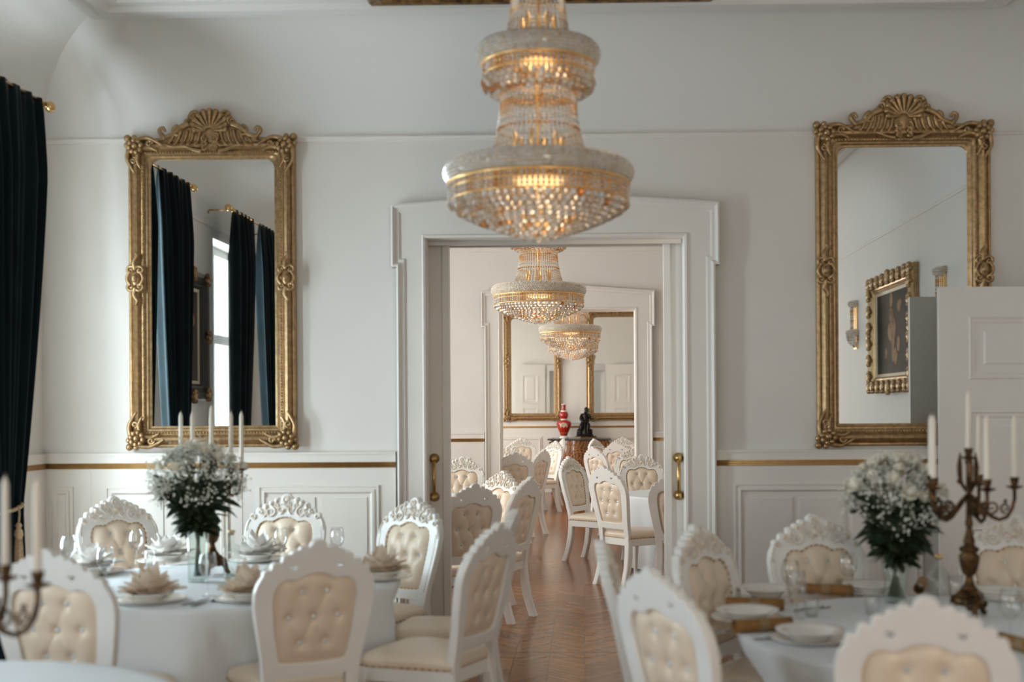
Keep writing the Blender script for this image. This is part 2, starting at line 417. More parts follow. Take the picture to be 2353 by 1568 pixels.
# windows
def make_window():
    t = empty('window_1'); struct(t)
    f = MB(); x = XL - 0.24; a, b = -WIN_W / 2, WIN_W / 2
    f.box(x - 0.05, x + 0.03, a, a + 0.08, WIN_Z0, WIN_Z1); f.box(x - 0.05, x + 0.03, b - 0.08, b, WIN_Z0, WIN_Z1)
    f.box(x - 0.05, x + 0.03, a, b, WIN_Z0, WIN_Z0 + 0.08); f.box(x - 0.05, x + 0.03, a, b, WIN_Z1 - 0.08, WIN_Z1)
    f.box(x - 0.05, x + 0.04, -0.06, 0.06, WIN_Z0, WIN_Z1); f.box(x - 0.05, x + 0.045, a, b, 2.33, 2.43)
    for s in (-1, 1): f.box(x - 0.03, x + 0.02, min(s * .06, s * (b - .05)), max(s * .06, s * (b - .05)), 1.34, 1.385)
    f.build('window_frame', M['joinery'], t)
    p = MB(); p.box(x - 0.012, x - 0.008, a + 0.05, b - 0.05, WIN_Z0 + 0.05, WIN_Z1 - 0.05); p.build('window_pane', M['pane'], t)
    s_ = MB(); s_.box(XL - 0.2, XL + 0.05, a - 0.04, b + 0.04, WIN_Z0 - 0.05, WIN_Z0 - 0.005); s_.build('window_sill', M['joinery'], t)
    return t
win0 = make_window()
for i, wy in enumerate(WIN_Y):
    o = win0 if i == 0 else copy_tree(win0)
    o.name = 'window_%d' % (i + 1); o.location = (0, wy, 0)
o = copy_tree(win0); o.name = 'window_10'; o.rotation_euler = (0, 0, R(90)); o.location = (RWX, BACK - XL, 0)  # unseen window, added as an opening for the warm rear fill

# picture rail, cornice
mb = MB()
def ring(mb, y0, y1, prof):        # prof: (inset, z)
    ls = [[(XL + d, y0 + d, z), (XR - d, y0 + d, z), (XR - d, y1 - d, z), (XL + d, y1 - d, z)] for d, z in prof]
    mb.loops(ls, smooth=False)
ring(mb, BACK, D1, [(0.0, SPRING - 0.022), (0.012, SPRING - 0.02), (0.016, SPRING - 0.005), (0.026, SPRING + 0.004), (0.026, SPRING + 0.012), (0.008, SPRING + 0.016), (0.0, SPRING + 0.02)])
struct(mb.build('trim_1', M['plaster']))
mb = MB()
ring(mb, BACK, D1, [(COVE - 0.12, CEIL - 0.015), (COVE - 0.08, CEIL - 0.045), (COVE - 0.02, CEIL - 0.045), (COVE, CEIL - 0.035), (COVE + 0.04, CEIL - 0.06), (COVE + 0.09, CEIL - 0.06), (COVE + 0.11, CEIL - 0.03), (COVE + 0.17, CEIL - 0.025), (COVE + 0.19, CEIL)])
struct(mb.build('trim_2', M['ceiling']))
for Y0, Y1, nm in ((D1 + WT, D2, 'trim_3'),):
    mb = MB(); mb.box(XL, XR, Y1 - 0.03, Y1, 3.51, 3.55); mb.box(XL, XR, Y1 - 0.018, Y1, 3.47, 3.51); struct(mb.build(nm, M['plaster']))

# wainscot
LEDGE, G0, G1 = 1.345, 1.238, 1.277
def wains_front(name, Y, spans, frames, z_off=0.0):
    mb = MB(); gb = MB()
    for x0, x1 in spans:
        mb.box(x0, x1, Y - 0.03, Y, 0, G0); mb.box(x0, x1, Y - 0.034, Y, G0, LEDGE - 0.012); mb.box(x0, x1, Y - 0.045, Y, LEDGE - 0.014, LEDGE)
        mb.box(x0, x1, Y - 0.05, Y, 0, 0.16); mb.box(x0, x1, Y - 0.04, Y, 0.16, 0.18)
        for k in range(3):
            z = G0 + 0.002 + k * 0.0125; gb.tube([(x0, Y - 0.034, z + 0.006), (x1, Y - 0.034, z + 0.006)], 0.0075, 6, smooth=True)
    for u0, u1, v1 in frames:
        v0 = 0.28
        P = lambda u, v, h: (u, Y - 0.03 - h, v)
        moulding(mb, rect(u0, u1, v0, v1), [(0, 0), (0, 0.012), (0.012, 0.012), (0.014, 0.003), (0.026, 0.003), (0.028, 0.014), (0.044, 0.016), (0.058, 0.0)], P)
    o = struct(mb.build(name, M['joinery']))
    gb.build('gilt_dado_strip', M['gold_strip'], o)
    return o
X = lambda px, Y=D1: atY(px, 1100, Y).x
tz = atY(600, 1116, D1).z
wains_front('trim_4', D1, [(XL, X(911)), (X(1646), XR)],
            [(X(120), X(173), tz), (X(247), X(527), tz), (X(596), X(872), tz), (X(1685), X(2060), tz), (X(2100), X(2330), tz)])
# flat raised fields and seams inside the big frames
mb = MB()
for a, b in ((264, 379), (394, 512), (612, 726), (741, 845), (1708, 1818), (1834, 1940), (1956, 2040)):
    mb.box(X(a), X(b), D1 - 0.037, D1 - 0.03, 0.36, atY(a, 1143, D1).z)
for a in (212, 558):
    mb.box(X(a) - 0.004, X(a) + 0.004, D1 - 0.033, D1 - 0.03, 0.18, G0)
struct(mb.build('trim_5', M['joinery']))
wains_front('trim_6', D2, [(XL, -1.16), (0.82, XR)], [(-2.4, -1.33, 1.05), (1.0, 2.2, 1.05)])
wains_front('trim_7', D3, [(XL, XR)], [(-1.75, -0.80, 1.07), (-0.62, 0.5, 1.07), (0.67, 1.6, 1.07)])
# side walls
def wains_side(name, x, sgn, y0, y1):
    mb = MB(); gb = MB()
    def bx(d, z0, z1): mb.box(min(x, x + sgn * d), max(x, x + sgn * d), y0, y1, z0, z1)
    bx(0.03, 0, G0); bx(0.034, G0, LEDGE - 0.012); bx(0.045, LEDGE - 0.014, LEDGE); bx(0.05, 0, 0.16)
    for k in range(3):
        z = G0 + 0.008 + k * 0.0125; gb.tube([(x + sgn * 0.034, y0, z), (x + sgn * 0.034, y1, z)], 0.0075, 6)
    o = struct(mb.build(name, M['joinery'])); gb.build('gilt_dado_strip', M['gold_strip'], o)
    return o
wl = None
ys = [BACK] + [v for wy in sorted(WIN_Y)[:4] for v in (wy - WIN_W / 2 - 0.02, wy + WIN_W / 2 + 0.02)] + [D1]
for i in range(0, len(ys), 2): wains_side('trim_%d' % (8 + i // 2), XL, 1, ys[i], ys[i + 1])
wains_side('trim_13', XR, -1, BACK, D1)

# door casings
def casing(name, Y, O, ear, sh, shoulder, peak, earb):
    xl, xr = ear; bl, br = sh
    cxm = (O[0] + O[1]) / 2
    outer = [(bl, 0), (O[0], 0), (O[0], O[2]), (O[1], O[2]), (O[1], 0), (br, 0), (br, earb), (xr, earb), (xr, shoulder), (cxm, peak), (xl, shoulder), (xl, earb), (bl, earb)]
    o = fill2d(name, [outer], 0.02, 0.0, M['joinery'], None, lambda x, y, z: Vector((x, Y - 0.02 + z, y)))
    struct(o)
    mb = MB(); P = lambda u, v, h: (u, Y - 0.04 - h, v)
    path = [(bl, 0), (bl, earb), (xl, earb), (xl, shoulder), (cxm, peak), (xr, shoulder), (xr, earb), (br, earb), (br, 0)]
    moulding(mb, path, [(0, -0.04), (0, 0.03), (-0.012, 0.034), (-0.024, 0.024), (-0.03, 0.012), (-0.05, 0.012), (-0.06, 0.0)], P, False)
    inner = [(O[0], 0), (O[0], O[2]), (O[1], O[2]), (O[1], 0)]
    moulding(mb, inner, [(0.0, -0.04), (0.0, 0.006), (0.012, 0.010), (0.02, 0.0)], P, False)
    mb.build('casing_moulding', M['joinery'], o)
    # reveal lining
    lb = MB(); lb.box(O[0] - 0.01, O[0] + 0.004, Y - 0.042, Y + WT + 0.005, 0, O[2]); lb.box(O[1] - 0.004, O[1] + 0.01, Y - 0.042, Y + WT + 0.005, 0, O[2]); lb.box(O[0], O[1], Y - 0.042, Y + WT + 0.005, O[2] - 0.004, O[2] + 0.01)
    lb.build('door_lining', M['joinery'], o)
    return o
c1 = casing('trim_14', D1, O1, (-1.285, 0.92), (-1.25, 0.89), 3.01, 3.085, 2.59)
casing('trim_15', D2, O2, (-1.19, 0.845), (-1.15, 0.815), 3.0, 3.075, 2.58)
tr = MB(); tr.box(O1[0], O1[1], D1 + 0.10, D1 + 0.13, 2.755, 2.79); tr.box(O1[0], O1[1], D1 + 0.22, D1 + 0.25, 2.755, 2.79); tr.build('sliding_track', M['track'], c1)

def pull_handle(parent, x, Y, z0, z1):
    h = empty('pull_handle'); h.parent = parent
    mb = MB(); mb.tube([(x, Y - 0.055, z0), (x, Y - 0.055, z1)], 0.0125, 12)
    mb.build('grip_bar', M['brass_rough'], h)
    for z in (z0, z1):
        b = MB(); b.tube([(x, Y - 0.002, z), (x, Y - 0.012, z), (x, Y - 0.02, z), (x, Y - 0.055, z)], [0.034, 0.034, 0.018, 0.016], 14)
        b.ball((x, Y - 0.056, z), 0.022, 12, 8); b.build('handle_rosette', M['brass_rough'], h)
def sliding_leaf(name, x0, x1, edge, Y=D1 + 0.165):
    mb = MB(); mb.box(x0, x1, Y, Y + 0.045, 0.01, 2.765)
    s = 1 if edge == x1 else -1
    a = edge - s * 0.045
    mb.box(min(a, edge), max(a, edge), Y - 0.016, Y, 0.01, 2.765)
    mb.tube([(a, Y - 0.004, 0.01), (a, Y - 0.004, 2.765)], 0.010, 8)
    return struct(mb.build(name, M['joinery']))
dl = sliding_leaf('door_1', O1[0], atY(1034, 900, D1 + 0.165).x, atY(1034, 900, D1 + 0.165).x)
Yl = D1 + 0.165
pull_handle(dl, atY(997, 1100, Yl - 0.05).x, Yl, atY(997, 1142, Yl).z, atY(997, 1054, Yl).z)
dr = sliding_leaf('door_2', atY(1526, 900, Yl).x, O1[1], atY(1526, 900, Yl).x)
pull_handle(dr, atY(1560, 1100, Yl - 0.05).x, Yl, atY(1560, 1138, Yl).z, atY(1560, 1052, Yl).z)

def panel_leaf(name, width, height, panels, loc, rz):
    """hinged leaf, hinge at local x=0, leaf along +x, front face towards -y"""
    t = empty(name, loc, rz); struct(t)
    mb = MB(); mb.box(0, width, 0, 0.04, 0.012, height)
    mb.build('door_slab', M['joinery'], t)
    pm = MB()
    for v0, v1 in panels:
        for s in (0, 1):
            P = (lambda u, v, h: (u, -h, v)) if s == 0 else (lambda u, v, h: (width - u, 0.04 + h, v))
            moulding(pm, rect(0.19, width - 0.19, v0, v1), [(0, 0), (0.0, 0.008), (0.008, 0.012), (0.018, 0.004), (0.03, 0.003), (0.034, 0.007), (0.05, -0.001)], P)
            moulding(pm, rect(0.28, width - 0.28, v0 + 0.09, v1 - 0.09), [(0, -0.001), (0.014, 0.007), (0.018, 0.007)], P)
            i = rect(0.298, width - 0.298, v0 + 0.108, v1 - 0.108); pm.add([P(u, v, 0.007) for u, v in i], [(0, 1, 2, 3)], False)
    pm.build('door_panelling', M['joinery'], t)
    return t
Yd = 7.72
xe = atY(2158, 800, Yd).x; zt = atY(2158, 660, Yd).z
Wd = XR - xe
z = lambda py: atY(2230, py, Yd).z
panel_leaf('door_3', Wd, zt, [(z(872), z(728)), (z(1250), z(945)), (0.2, 0.85)], (xe, Yd, 0), 0)
panel_leaf('door_4', 0.80, 2.765, [(1.75, 2.5), (1.0, 1.62), (0.2, 0.85)], (-1.80, D2 + WT + 0.12, 0), R(-5))
panel_leaf('door_5', 0.80, 2.765, [(1.75, 2.5), (1.0, 1.62), (0.2, 0.85)], (0.64, D2 + WT + 0.05, 0), R(5))

# ------------------------------------------------------------------ chairs
def backY(z): return -0.225 - max(0.0, z - 0.45) * 0.19 - max(0.0, z - 0.85) * 0.10
def chair_outer():
    half = []       # from bottom right up to the crest top, as x, z
    half += [(0.150, 0.40), (0.198, 0.40), (0.199, 0.47), (0.203, 0.54), (0.213, 0.62), (0.228, 0.70), (0.242, 0.78), (0.250, 0.84), (0.249, 0.89), (0.240, 0.925), (0.226, 0.95)]
    base = [(0.226, 0.95), (0.19, 0.985), (0.15, 1.012), (0.10, 1.040), (0.05, 1.066), (0.0, 1.080)]
    bumps = [(0.205, 0.970, 0.014), (0.170, 0.998, 0.017), (0.128, 1.026, 0.017), (0.094, 1.045, 0.015), (0.062, 1.062, 0.015), (0.0, 1.070, 0.032)]
    def bz(x):
        for (xa, za), (xb, zb) in zip(base, base[1:]):
            if xb <= x <= xa: return zb + (za - zb) * (x - xb) / (xa - xb)
        return base[-1][1]
    n = 90
    for i in range(1, n + 1):
        x = 0.226 * (1 - i / n); zz = bz(x)
        for bx, bzc, r in bumps:
            q = r * r - (x - bx) ** 2
            if q > 0: zz = max(zz, bzc + math.sqrt(q))
        half.append((x, zz))
    left = [(-x, zz) for x, zz in half[-2::-1]]
    return half + left + [(-0.150, 0.525), (0.150, 0.525)]
def chair_inner(n=72):
    """upholstered opening with a three-lobed head"""
    key = [(0.0, 0.967), (0.035, 0.963), (0.062, 0.950), (0.080, 0.938), (0.098, 0.942), (0.125, 0.945), (0.150, 0.936), (0.170, 0.912), (0.181, 0.875), (0.180, 0.83), (0.172, 0.75), (0.160, 0.66), (0.148, 0.592), (0.140, 0.578), (0.07, 0.574), (0.0, 0.572)]
    full = key + [(-x, zz) for x, zz in key[-2:0:-1]]
    # resample evenly
    seg = []; tot = 0
    for a, b in zip(full, full[1:] + full[:1]):
        l = math.hypot(b[0] - a[0], b[1] - a[1]); seg.append((tot, l, a, b)); tot += l
    out = []
    for i in range(n):
        d = tot * i / n
        for s0, l, a, b in seg:
            if s0 <= d <= s0 + l + 1e-9:
                t = (d - s0) / l if l else 0; out.append((a[0] + (b[0] - a[0]) * t, a[1] + (b[1] - a[1]) * t)); break
    return out
BUTTONS = [(-0.052, 0.882), (0.052, 0.882), (-0.104, 0.776), (0.0, 0.774), (0.104, 0.776), (-0.054, 0.664), (0.054, 0.664)]
def pad_loops(sgn):
    inn = chair_inner(); c = (0.0, 0.765); ls = []
    nr = 15
    for i in range(nr + 1):
        t = 1 - (i / nr) * 0.985
        l = []
        for x, zz in inn:
            px, pz = c[0] + (x - c[0]) * t * 0.995, c[1] + (zz - c[1]) * t * 0.995
            e = 1 - t
            h = 0.034 * (1 - (1 - min(1, e / 0.42)) ** 2.2)
            for bx, bz in BUTTONS:
                d = math.hypot(px - bx, pz - bz); h -= 0.019 * math.exp(-(d / 0.020) ** 2) + 0.008 * math.exp(-(d / 0.045) ** 2)
            # diamond creases between the buttons
            for (ax, az), (bx, bz) in CREASE:
                dx, dz = bx - ax, bz - az; q = max(0, min(1, ((px - ax) * dx + (pz - az) * dz) / (dx * dx + dz * dz)))
                d = math.hypot(px - ax - dx * q, pz - az - dz * q); h -= 0.0045 * math.exp(-(d / 0.009) ** 2)
            l.append((px, backY(pz) + sgn * h, pz))
        ls.append(l)
    return ls
CREASE = [((-0.052, 0.882), (-0.104, 0.776)), ((-0.052, 0.882), (0, 0.774)), ((0.052, 0.882), (0, 0.774)), ((0.052, 0.882), (0.104, 0.776)),
          ((-0.104, 0.776), (-0.054, 0.664)), ((0, 0.774), (-0.054, 0.664)), ((0, 0.774), (0.054, 0.664)), ((0.104, 0.776), (0.054, 0.664))]

def seat_outline(k=1.0, n=48):
    key = [(-0.205, -0.235), (0.205, -0.235), (0.235, 0.0), (0.258, 0.16), (0.250, 0.225), (0.19, 0.255), (0.0, 0.272), (-0.19, 0.255), (-0.250, 0.225), (-0.258, 0.16), (-0.235, 0.0)]
    seg = []; tot = 0; out = []
    for a, b in zip(key, key[1:] + key[:1]):
        l = math.hypot(b[0] - a[0], b[1] - a[1]); seg.append((tot, l, a, b)); tot += l
    for i in range(n):
        d = tot * i / n
        for s0, l, a, b in seg:
            if s0 <= d <= s0 + l + 1e-9:
                t = (d - s0) / l; out.append(((a[0] + (b[0] - a[0]) * t) * k, (a[1] + (b[1] - a[1]) * t - 0.01) * k + 0.01)); break
    return out

def make_chair():
    t = empty('dining_chair')
    hole = lambda s: [(s * 0.098 + 0.019 * math.cos(a) * s, 0.993 + 0.012 * math.sin(a) + 0.006 * math.cos(2 * a)) for a in [2 * PI * k / 14 for k in range(14)]]
    fill2d('back_frame', [chair_outer(), chair_inner(), hole(1), hole(-1)], 0.0165, 0.004, M['chair_white'], t,
           lambda x, y, z: Vector((x, backY(y) + z, y)))
    # carved crest: scrolls, shells and a rosette on the front of the frame
    cb = MB(); f = lambda zz: backY(zz) + 0.021
    def scroll(cx, cz, r, turns, a0, dr, th):
        pts = spiral((cx, cz), r, turns, a0, dr, 22)
        pts = [(p[0], f(p[2]) + 0.004, p[2]) for p in pts]
        cb.tube(pts, [th * (1 - 0.55 * i / 21) for i in range(22)], 6)
    for s in (-1, 1):
        scroll(s * 0.098, 0.993, 0.036, 1.5, PI / 2, s, 0.0065); scroll(s * 0.140, 0.985, 0.020, 1.3, -PI / 2, -s, 0.005); scroll(s * 0.062, 1.032, 0.016, 1.3, -PI / 2, -s, 0.005); scroll(s * 0.025, 1.040, 0.014, 1.2, PI / 2, s, 0.005)
        scroll(s * 0.036, 1.006, 0.024, 1.4, -PI / 2, -s, 0.006)
        scroll(s * 0.200, 0.962, 0.018, 1.3, 0 if s > 0 else PI, s, 0.0065)
        scroll(s * 0.162, 0.995, 0.015, 1.2, PI / 2, s, 0.006)
        for bx, bz, r in ((0.128, 1.030, 0.013), (0.094, 1.048, 0.012), (0.062, 1.064, 0.012)):
            p0 = Vector((s * (bx - 0.016), 0, bz - 0.030)); p1 = Vector((s * bx, 0, bz))
            pts = [p0.lerp(p1, q / 5) + Vector((s * 0.010 * math.sin(PI * q / 5), 0, 0)) for q in range(6)]
            cb.tube([(p.x, f(p.z) + 0.004, p.z) for p in pts], [0.003, 0.004, 0.005, 0.006, 0.008, 0.006], 6)
            cb.ball((p1.x, f(p1.z) + 0.002, p1.z), r * 1.05, 8, 5)
        pts = [(s * 0.24, 0.88), (s * 0.236, 0.92), (s * 0.222, 0.948)]
        cb.tube([(x, f(zz), zz) for x, zz in pts], [0.003, 0.006, 0.006], 6)
        # shallow line along the stile
        pts = [(s * 0.226, 0.90), (s * 0.228, 0.84), (s * 0.218, 0.76), (s * 0.200, 0.66), (s * 0.186, 0.57)]
        cb.tube([(x, f(zz) - 0.002, zz) for x, zz in pts], 0.004, 5)
    scroll(0.0, 1.072, 0.024, 1.6, -PI / 2, 1, 0.007)
    cb.ball((0, f(1.072) + 0.002, 1.072), 0.010, 8, 5)
    for k in range(5):
        a = PI / 2 + (k - 2) * 0.5; p0 = (0.0, 1.0); p1 = (0.030 * math.cos(a), 1.012 + 0.036 * math.sin(a))
        cb.tube([(p0[0], f(p0[1]), p0[1]), (p1[0] * .6, f(1.02) + 0.006, (p0[1] + p1[1]) / 2), (p1[0], f(p1[1]) + 0.002, p1[1])], [0.004, 0.006, 0.004], 6)
    cb.build('carved_crest', M['carving'], t)
    pad = MB(); fr = pad_loops(1); bk = pad_loops(-0.75)
    pad.loops([l for l in fr], cap1=True); pad.loops([l for l in bk], cap1=True)
    bp = fix_normals(pad.build('backrest', M['satin'], t))
    def hgt(bx, bz, sgn):
        h = 0.034 - 0.027 - 0.0045 * 1.5
        return backY(bz) + sgn * h
    b0 = None
    for sgn in (1, -0.75):
        for bx, bz in BUTTONS:
            if b0 is None:
                b = MB(); b.ball((0, 0, 0), 0.0105, 8, 6, (1, 0.55, 1), smooth=False); b0 = o = b.build('crystal_button', M['button'], bp)
            else: o = b0.copy(); col.objects.link(o); o.parent = bp
            o.location = (bx, hgt(bx, bz, sgn) + (0.004 if sgn > 0 else -0.004), bz)
    nb = MB(); inn = chair_inner(46)
    for x, zz in inn:
        px, pz = x * 0.965, 0.765 + (zz - 0.765) * 0.972
        nb.ball((px, backY(pz) + 0.012, pz), 0.0062, 6, 4)
    nb.build('nailhead_trim', M['nail'], bp)
    # seat
    sb = MB(); ls = []
    for k, zz in ((0.985, 0.437), (1.0, 0.452), (1.0, 0.468), (0.975, 0.484), (0.90, 0.496), (0.75, 0.503), (0.5, 0.507), (0.2, 0.508), (0.02, 0.508)):
        ls.append([(x, y, zz) for x, y in seat_outline(k)])
    sb.loops(ls, cap1=True, cap0=True); st = fix_normals(sb.build('seat', M['satin'], t))
    nb = MB()
    for x, y in seat_outline(1.003, 52):
        if y > -0.22: nb.ball((x, y, 0.443), 0.006, 6, 4)
    nb.build('nailhead_trim', M['nail'], st)
    ab = MB(); ls = []
    for k, zz in ((0.93, 0.437), (0.985, 0.437), (0.985, 0.375), (0.93, 0.37), (0.90, 0.437)):
        ls.append([(x, y, zz) for x, y in seat_outline(k)])
    ab.loops(ls, smooth=False); fix_normals(ab.build('seat_frame', M['chair_white'], t))
    def leg(path, secs):
        mb = MB(); ls = []
        for (x, y, zz), (a, b) in zip(path, secs):
            c = min(a, b) * 0.25
            ls.append([(x + u, y + v, zz) for u, v in ((a - c, -b), (a, -b + c), (a, b - c), (a - c, b), (-a + c, b), (-a, b - c), (-a, -b + c), (-a + c, -b))])
        mb.loops(ls, cap0=True, cap1=True, smooth=False); return fix_normals(mb.build('leg', M['chair_white'], t))
    for s in (-1, 1):
        leg([(s * 0.222, 0.215, 0.436), (s * 0.228, 0.226, 0.38), (s * 0.236, 0.238, 0.30), (s * 0.232, 0.232, 0.20), (s * 0.228, 0.228, 0.10), (s * 0.233, 0.238, 0.04), (s * 0.236, 0.246, 0.0)],
            [(0.026, 0.026), (0.028, 0.028), (0.026, 0.026), (0.020, 0.020), (0.016, 0.016), (0.017, 0.018), (0.021, 0.022)])
    for s in (-1, 1):
        leg([(s * 0.173, -0.224, 0.47), (s * 0.175, -0.222, 0.38), (s * 0.178, -0.228, 0.28), (s * 0.183, -0.248, 0.16), (s * 0.187, -0.278, 0.06), (s * 0.189, -0.300, 0.0)],
            [(0.027, 0.025), (0.030, 0.028), (0.030, 0.030), (0.029, 0.029), (0.028, 0.028), (0.028, 0.030)])
    return t

CH_LEFT = 'chairs around the left round table'; CH_RIGHT = 'chairs around the right round table'
CH_MID = 'chairs in the middle room'; CH_FAR = 'chairs in the far room'
TOPY = -0.36
# (px of crest, py of crest top, heading: degrees clockwise from straight away from the camera, label, group)
CHAIRS = [
    (262, 1142, 135, 'carved chair facing us at the left table, nearest the dark curtain', CH_LEFT),
    (660, 1136, 180, 'carved chair facing us at the left table, below the left mirror right end', CH_LEFT),
    (955, 1145, 216, 'sunlit cream chair at the left table beside the left door jamb', CH_LEFT),
    (1140, 1203, -66, 'tan backed chair seen from the side by the aisle, nearest at the left table', CH_LEFT),
    (1178, 1171, -86, 'chair seen edge on by the aisle, just behind the tan backed side view chair', CH_LEFT),
    (730, 1240, -28, 'tan tufted chair back in front of the left table, below the left mirror', CH_LEFT),
    (110, 1262, 6, 'tan chair back at the far left, behind the blurred candles', CH_LEFT),
    (1600, 1207, 126, 'cream chair at the right table closest to the right door jamb', CH_RIGHT),
    (1868, 1184, 168, 'carved chair facing us at the right table, left of the bouquet', CH_RIGHT),
    (2334, 1186, 205, 'carved chair behind the right candelabra, cut by the right photo edge', CH_RIGHT),
    (1500, 1306, 58, 'cream tufted chair back turned aslant at the aisle end of the right table', CH_RIGHT),
    (1384, 1243, 93, 'white chair seen exactly edge on in the aisle, left of the right table', CH_RIGHT),
    (2128, 1370, 12, 'nearest chair back, large and blurred in the lower right corner', CH_RIGHT),
    (1388, 1071, 50, 'white tufted chair back in the middle room, before its cloth covered table', CH_MID),
    (1308, 1050, 122, 'shaded chair left of the white tufted one in the middle room, facing right', CH_MID),
    (1474, 1045, 180, 'cream chair facing us behind the cloth covered table of the middle room', CH_MID),
    (1556, 1085, 15, 'chair half hidden by the right sliding door leaf, in the middle room', CH_MID),
    (1062, 1050, 180, 'cream chair facing us in the middle room, next to the left sliding leaf', CH_MID),
    (1155, 1083, 226, 'glaring sunlit chair facing us in the middle room, left of the aisle', CH_MID),
    (1089, 1112, -36, 'shaded tan chair back right behind the left sliding door leaf', CH_MID),
    (1215, 1097, -66, 'narrow tan chair back in the middle room, touching the left of the aisle', CH_MID),
    (1248, 1033, -64, 'side turned chair by the aisle, first on the left past the second doorway', CH_FAR),
    (1184, 1040, -22, 'shaded beige chair back at the left jamb of the second doorway', CH_FAR),
    (1168, 1026, 190, 'chair crest facing us behind the beige back at the second doorway left jamb', CH_FAR),
    (1198, 1007, 170, 'sunlit chair under the left mirror of the far room', CH_FAR),
    (1276, 1014, 232, 'narrow bright chair just left of the commode, nearer of a close pair', CH_FAR),
    (1293, 1009, 258, 'edge on chair just left of the commode, farther of a close pair', CH_FAR),
    (1364, 1027, 52, 'pierced white chair back in front of the right half of the commode', CH_FAR),
    (1366, 1009, 122, 'chair with cream front behind the pierced white back, before the commode', CH_FAR),
    (1430, 1005, 185, 'carved chair facing us farthest right by the far room end wall', CH_FAR),
    (1416, 1017, 25, 'bright chair back right of the commode in the far room', CH_FAR),
    (1457, 1029, 205, 'chair crest half hidden by the right jamb of the second doorway', CH_FAR),
]
SEATS = []          # where the chair seats stand, to tuck the cloths behind them
chair0 = make_chair()
CREST_H = 1.102
for i, (px, py, h, label, grp) in enumerate(CHAIRS):
    c = chair0 if i == 0 else copy_tree(chair0)
    p = atZ(px, py, CREST_H)
    rz = -R(h)
    off = Matrix.Rotation(rz, 3, 'Z') @ Vector((0, TOPY, 0))
    set_at(c, (p.x - off.x, p.y - off.y, 0), rz); SEATS.append((p.x - off.x, p.y - off.y, rz))
    tag(c, label, 'chair', grp)

# ------------------------------------------------------------------ tables
def clear_radius(cx, cy, a, r):
    while r > 0.3:
        x, y = cx + r * math.cos(a), cy + r * math.sin(a); hit = False
        for sx, sy, rz in SEATS:
            dx, dy = x - sx, y - sy
            if dx * dx + dy * dy > 0.25: continue
            u, v = dx * math.cos(rz) + dy * math.sin(rz), -dx * math.sin(rz) + dy * math.cos(rz)
            if abs(u) < 0.285 and -0.36 < v < 0.30: hit = True; break
        if not hit: break
        r -= 0.01
    return r
def tablecloth(Rt, seed, cx, cy):
    rnd = random.Random(seed); n = 240; ls = []
    ph = [rnd.uniform(0, 6.28) for _ in range(5)]
    def wave(a): return 0.5 * math.sin(9 * a + ph[0] + 0.6 * math.sin(2 * a + ph[1])) + 0.35 * math.sin(15 * a + ph[2] + 0.8 * math.sin(3 * a + ph[3])) + 0.2 * math.sin(23 * a + ph[4])
    lim = [clear_radius(cx, cy, 2 * PI * k / n, Rt + 0.05) for k in range(n)]
    lim = [min(lim[(k + q) % n] for q in (-2, -1, 0, 1, 2)) for k in range(n)]
    for rr in (0.02, 0.3, 0.6, 0.85, 0.96): ls.append([(Rt * rr * math.cos(2 * PI * k / n), Rt * rr * math.sin(2 * PI * k / n), 0.752) for k in range(n)])
    for dz, ex, amp in ((0.0, 0.0, 0.0), (0.006, 0.008, 0.001), (0.02, 0.012, 0.004), (0.08, 0.012, 0.016), (0.2, 0.010, 0.032), (0.4, 0.006, 0.052), (0.6, 0.004, 0.062), (0.715, 0.004, 0.066)):
        l = []
        for k in range(n):
            a = 2 * PI * k / n; r = Rt + ex + amp * (wave(a) - 0.5); q = min(1.0, max(0.0, (dz - 0.06) / 0.18))
            if q: r = min(r, Rt + (min(lim[k], r) - Rt) * q) if lim[k] < Rt + 0.03 else r
            l.append((r * math.cos(a), r * math.sin(a), 0.752 - dz))
        ls.append(l)
    mb = MB(); mb.loops(ls, cap0=True); return mb
def make_table(Rt):
    t = empty('round_table')
    a = MB(); a.lathe([(0.01, 0.748), (Rt - 0.012, 0.748), (Rt - 0.008, 0.74), (Rt - 0.012, 0.72), (0.01, 0.72)], 48); a.build('tabletop', M['table_wood'], t)
    a = MB(); a.lathe([(0.01, 0.72), (0.12, 0.72), (0.06, 0.66), (0.05, 0.4), (0.09, 0.25), (0.07, 0.12), (0.28, 0.03), (0.29, 0.0), (0.01, 0.0)], 24); a.build('pedestal', M['table_wood'], t)
    return t
TABLES = [
    (-1.82, 6.12, 0.86, 'round table under the cloth at left, below folded napkins and flower vase', 'white tablecloth at left under folded napkins and a flower vase'),
    (1.48, 4.72, 0.865, 'round table under the white cloth at right, laid with plates and menu scrolls', 'white tablecloth over the right table laid with menu scrolls'),
    (-2.03, 3.36, 0.85, 'round table in the lower left corner under the blurred candelabra', 'pale tablecloth rounding the lower left corner of the photo'),
    (1.27, 12.2, 0.86, 'round table in the middle room beside the right sliding door leaf', 'white tablecloth in the middle room beside the tufted white chair'),
    (-1.62, 11.6, 0.86, 'round table in the middle room behind the left sliding door leaf', 'white tablecloth glimpsed right of the left sliding door leaf'),
    (-1.68, 19.4, 0.85, 'far round table below the left mirror of the end wall', 'white tablecloth below the left mirror of the far room'),
]
tables = {}
for i, (x, y, rt, lab, clab) in enumerate(TABLES):
    t = make_table(rt); set_at(t, (x, y, 0)); tag(t, lab, 'table', 'round banquet tables')
    c = fix_normals(tablecloth(rt, 5 + i, x, y).build('tablecloth', M['cloth'])); set_at(c, (x, y, 0)); tag(c, clab, 'tablecloth', 'white tablecloths')
TZ = 0.753

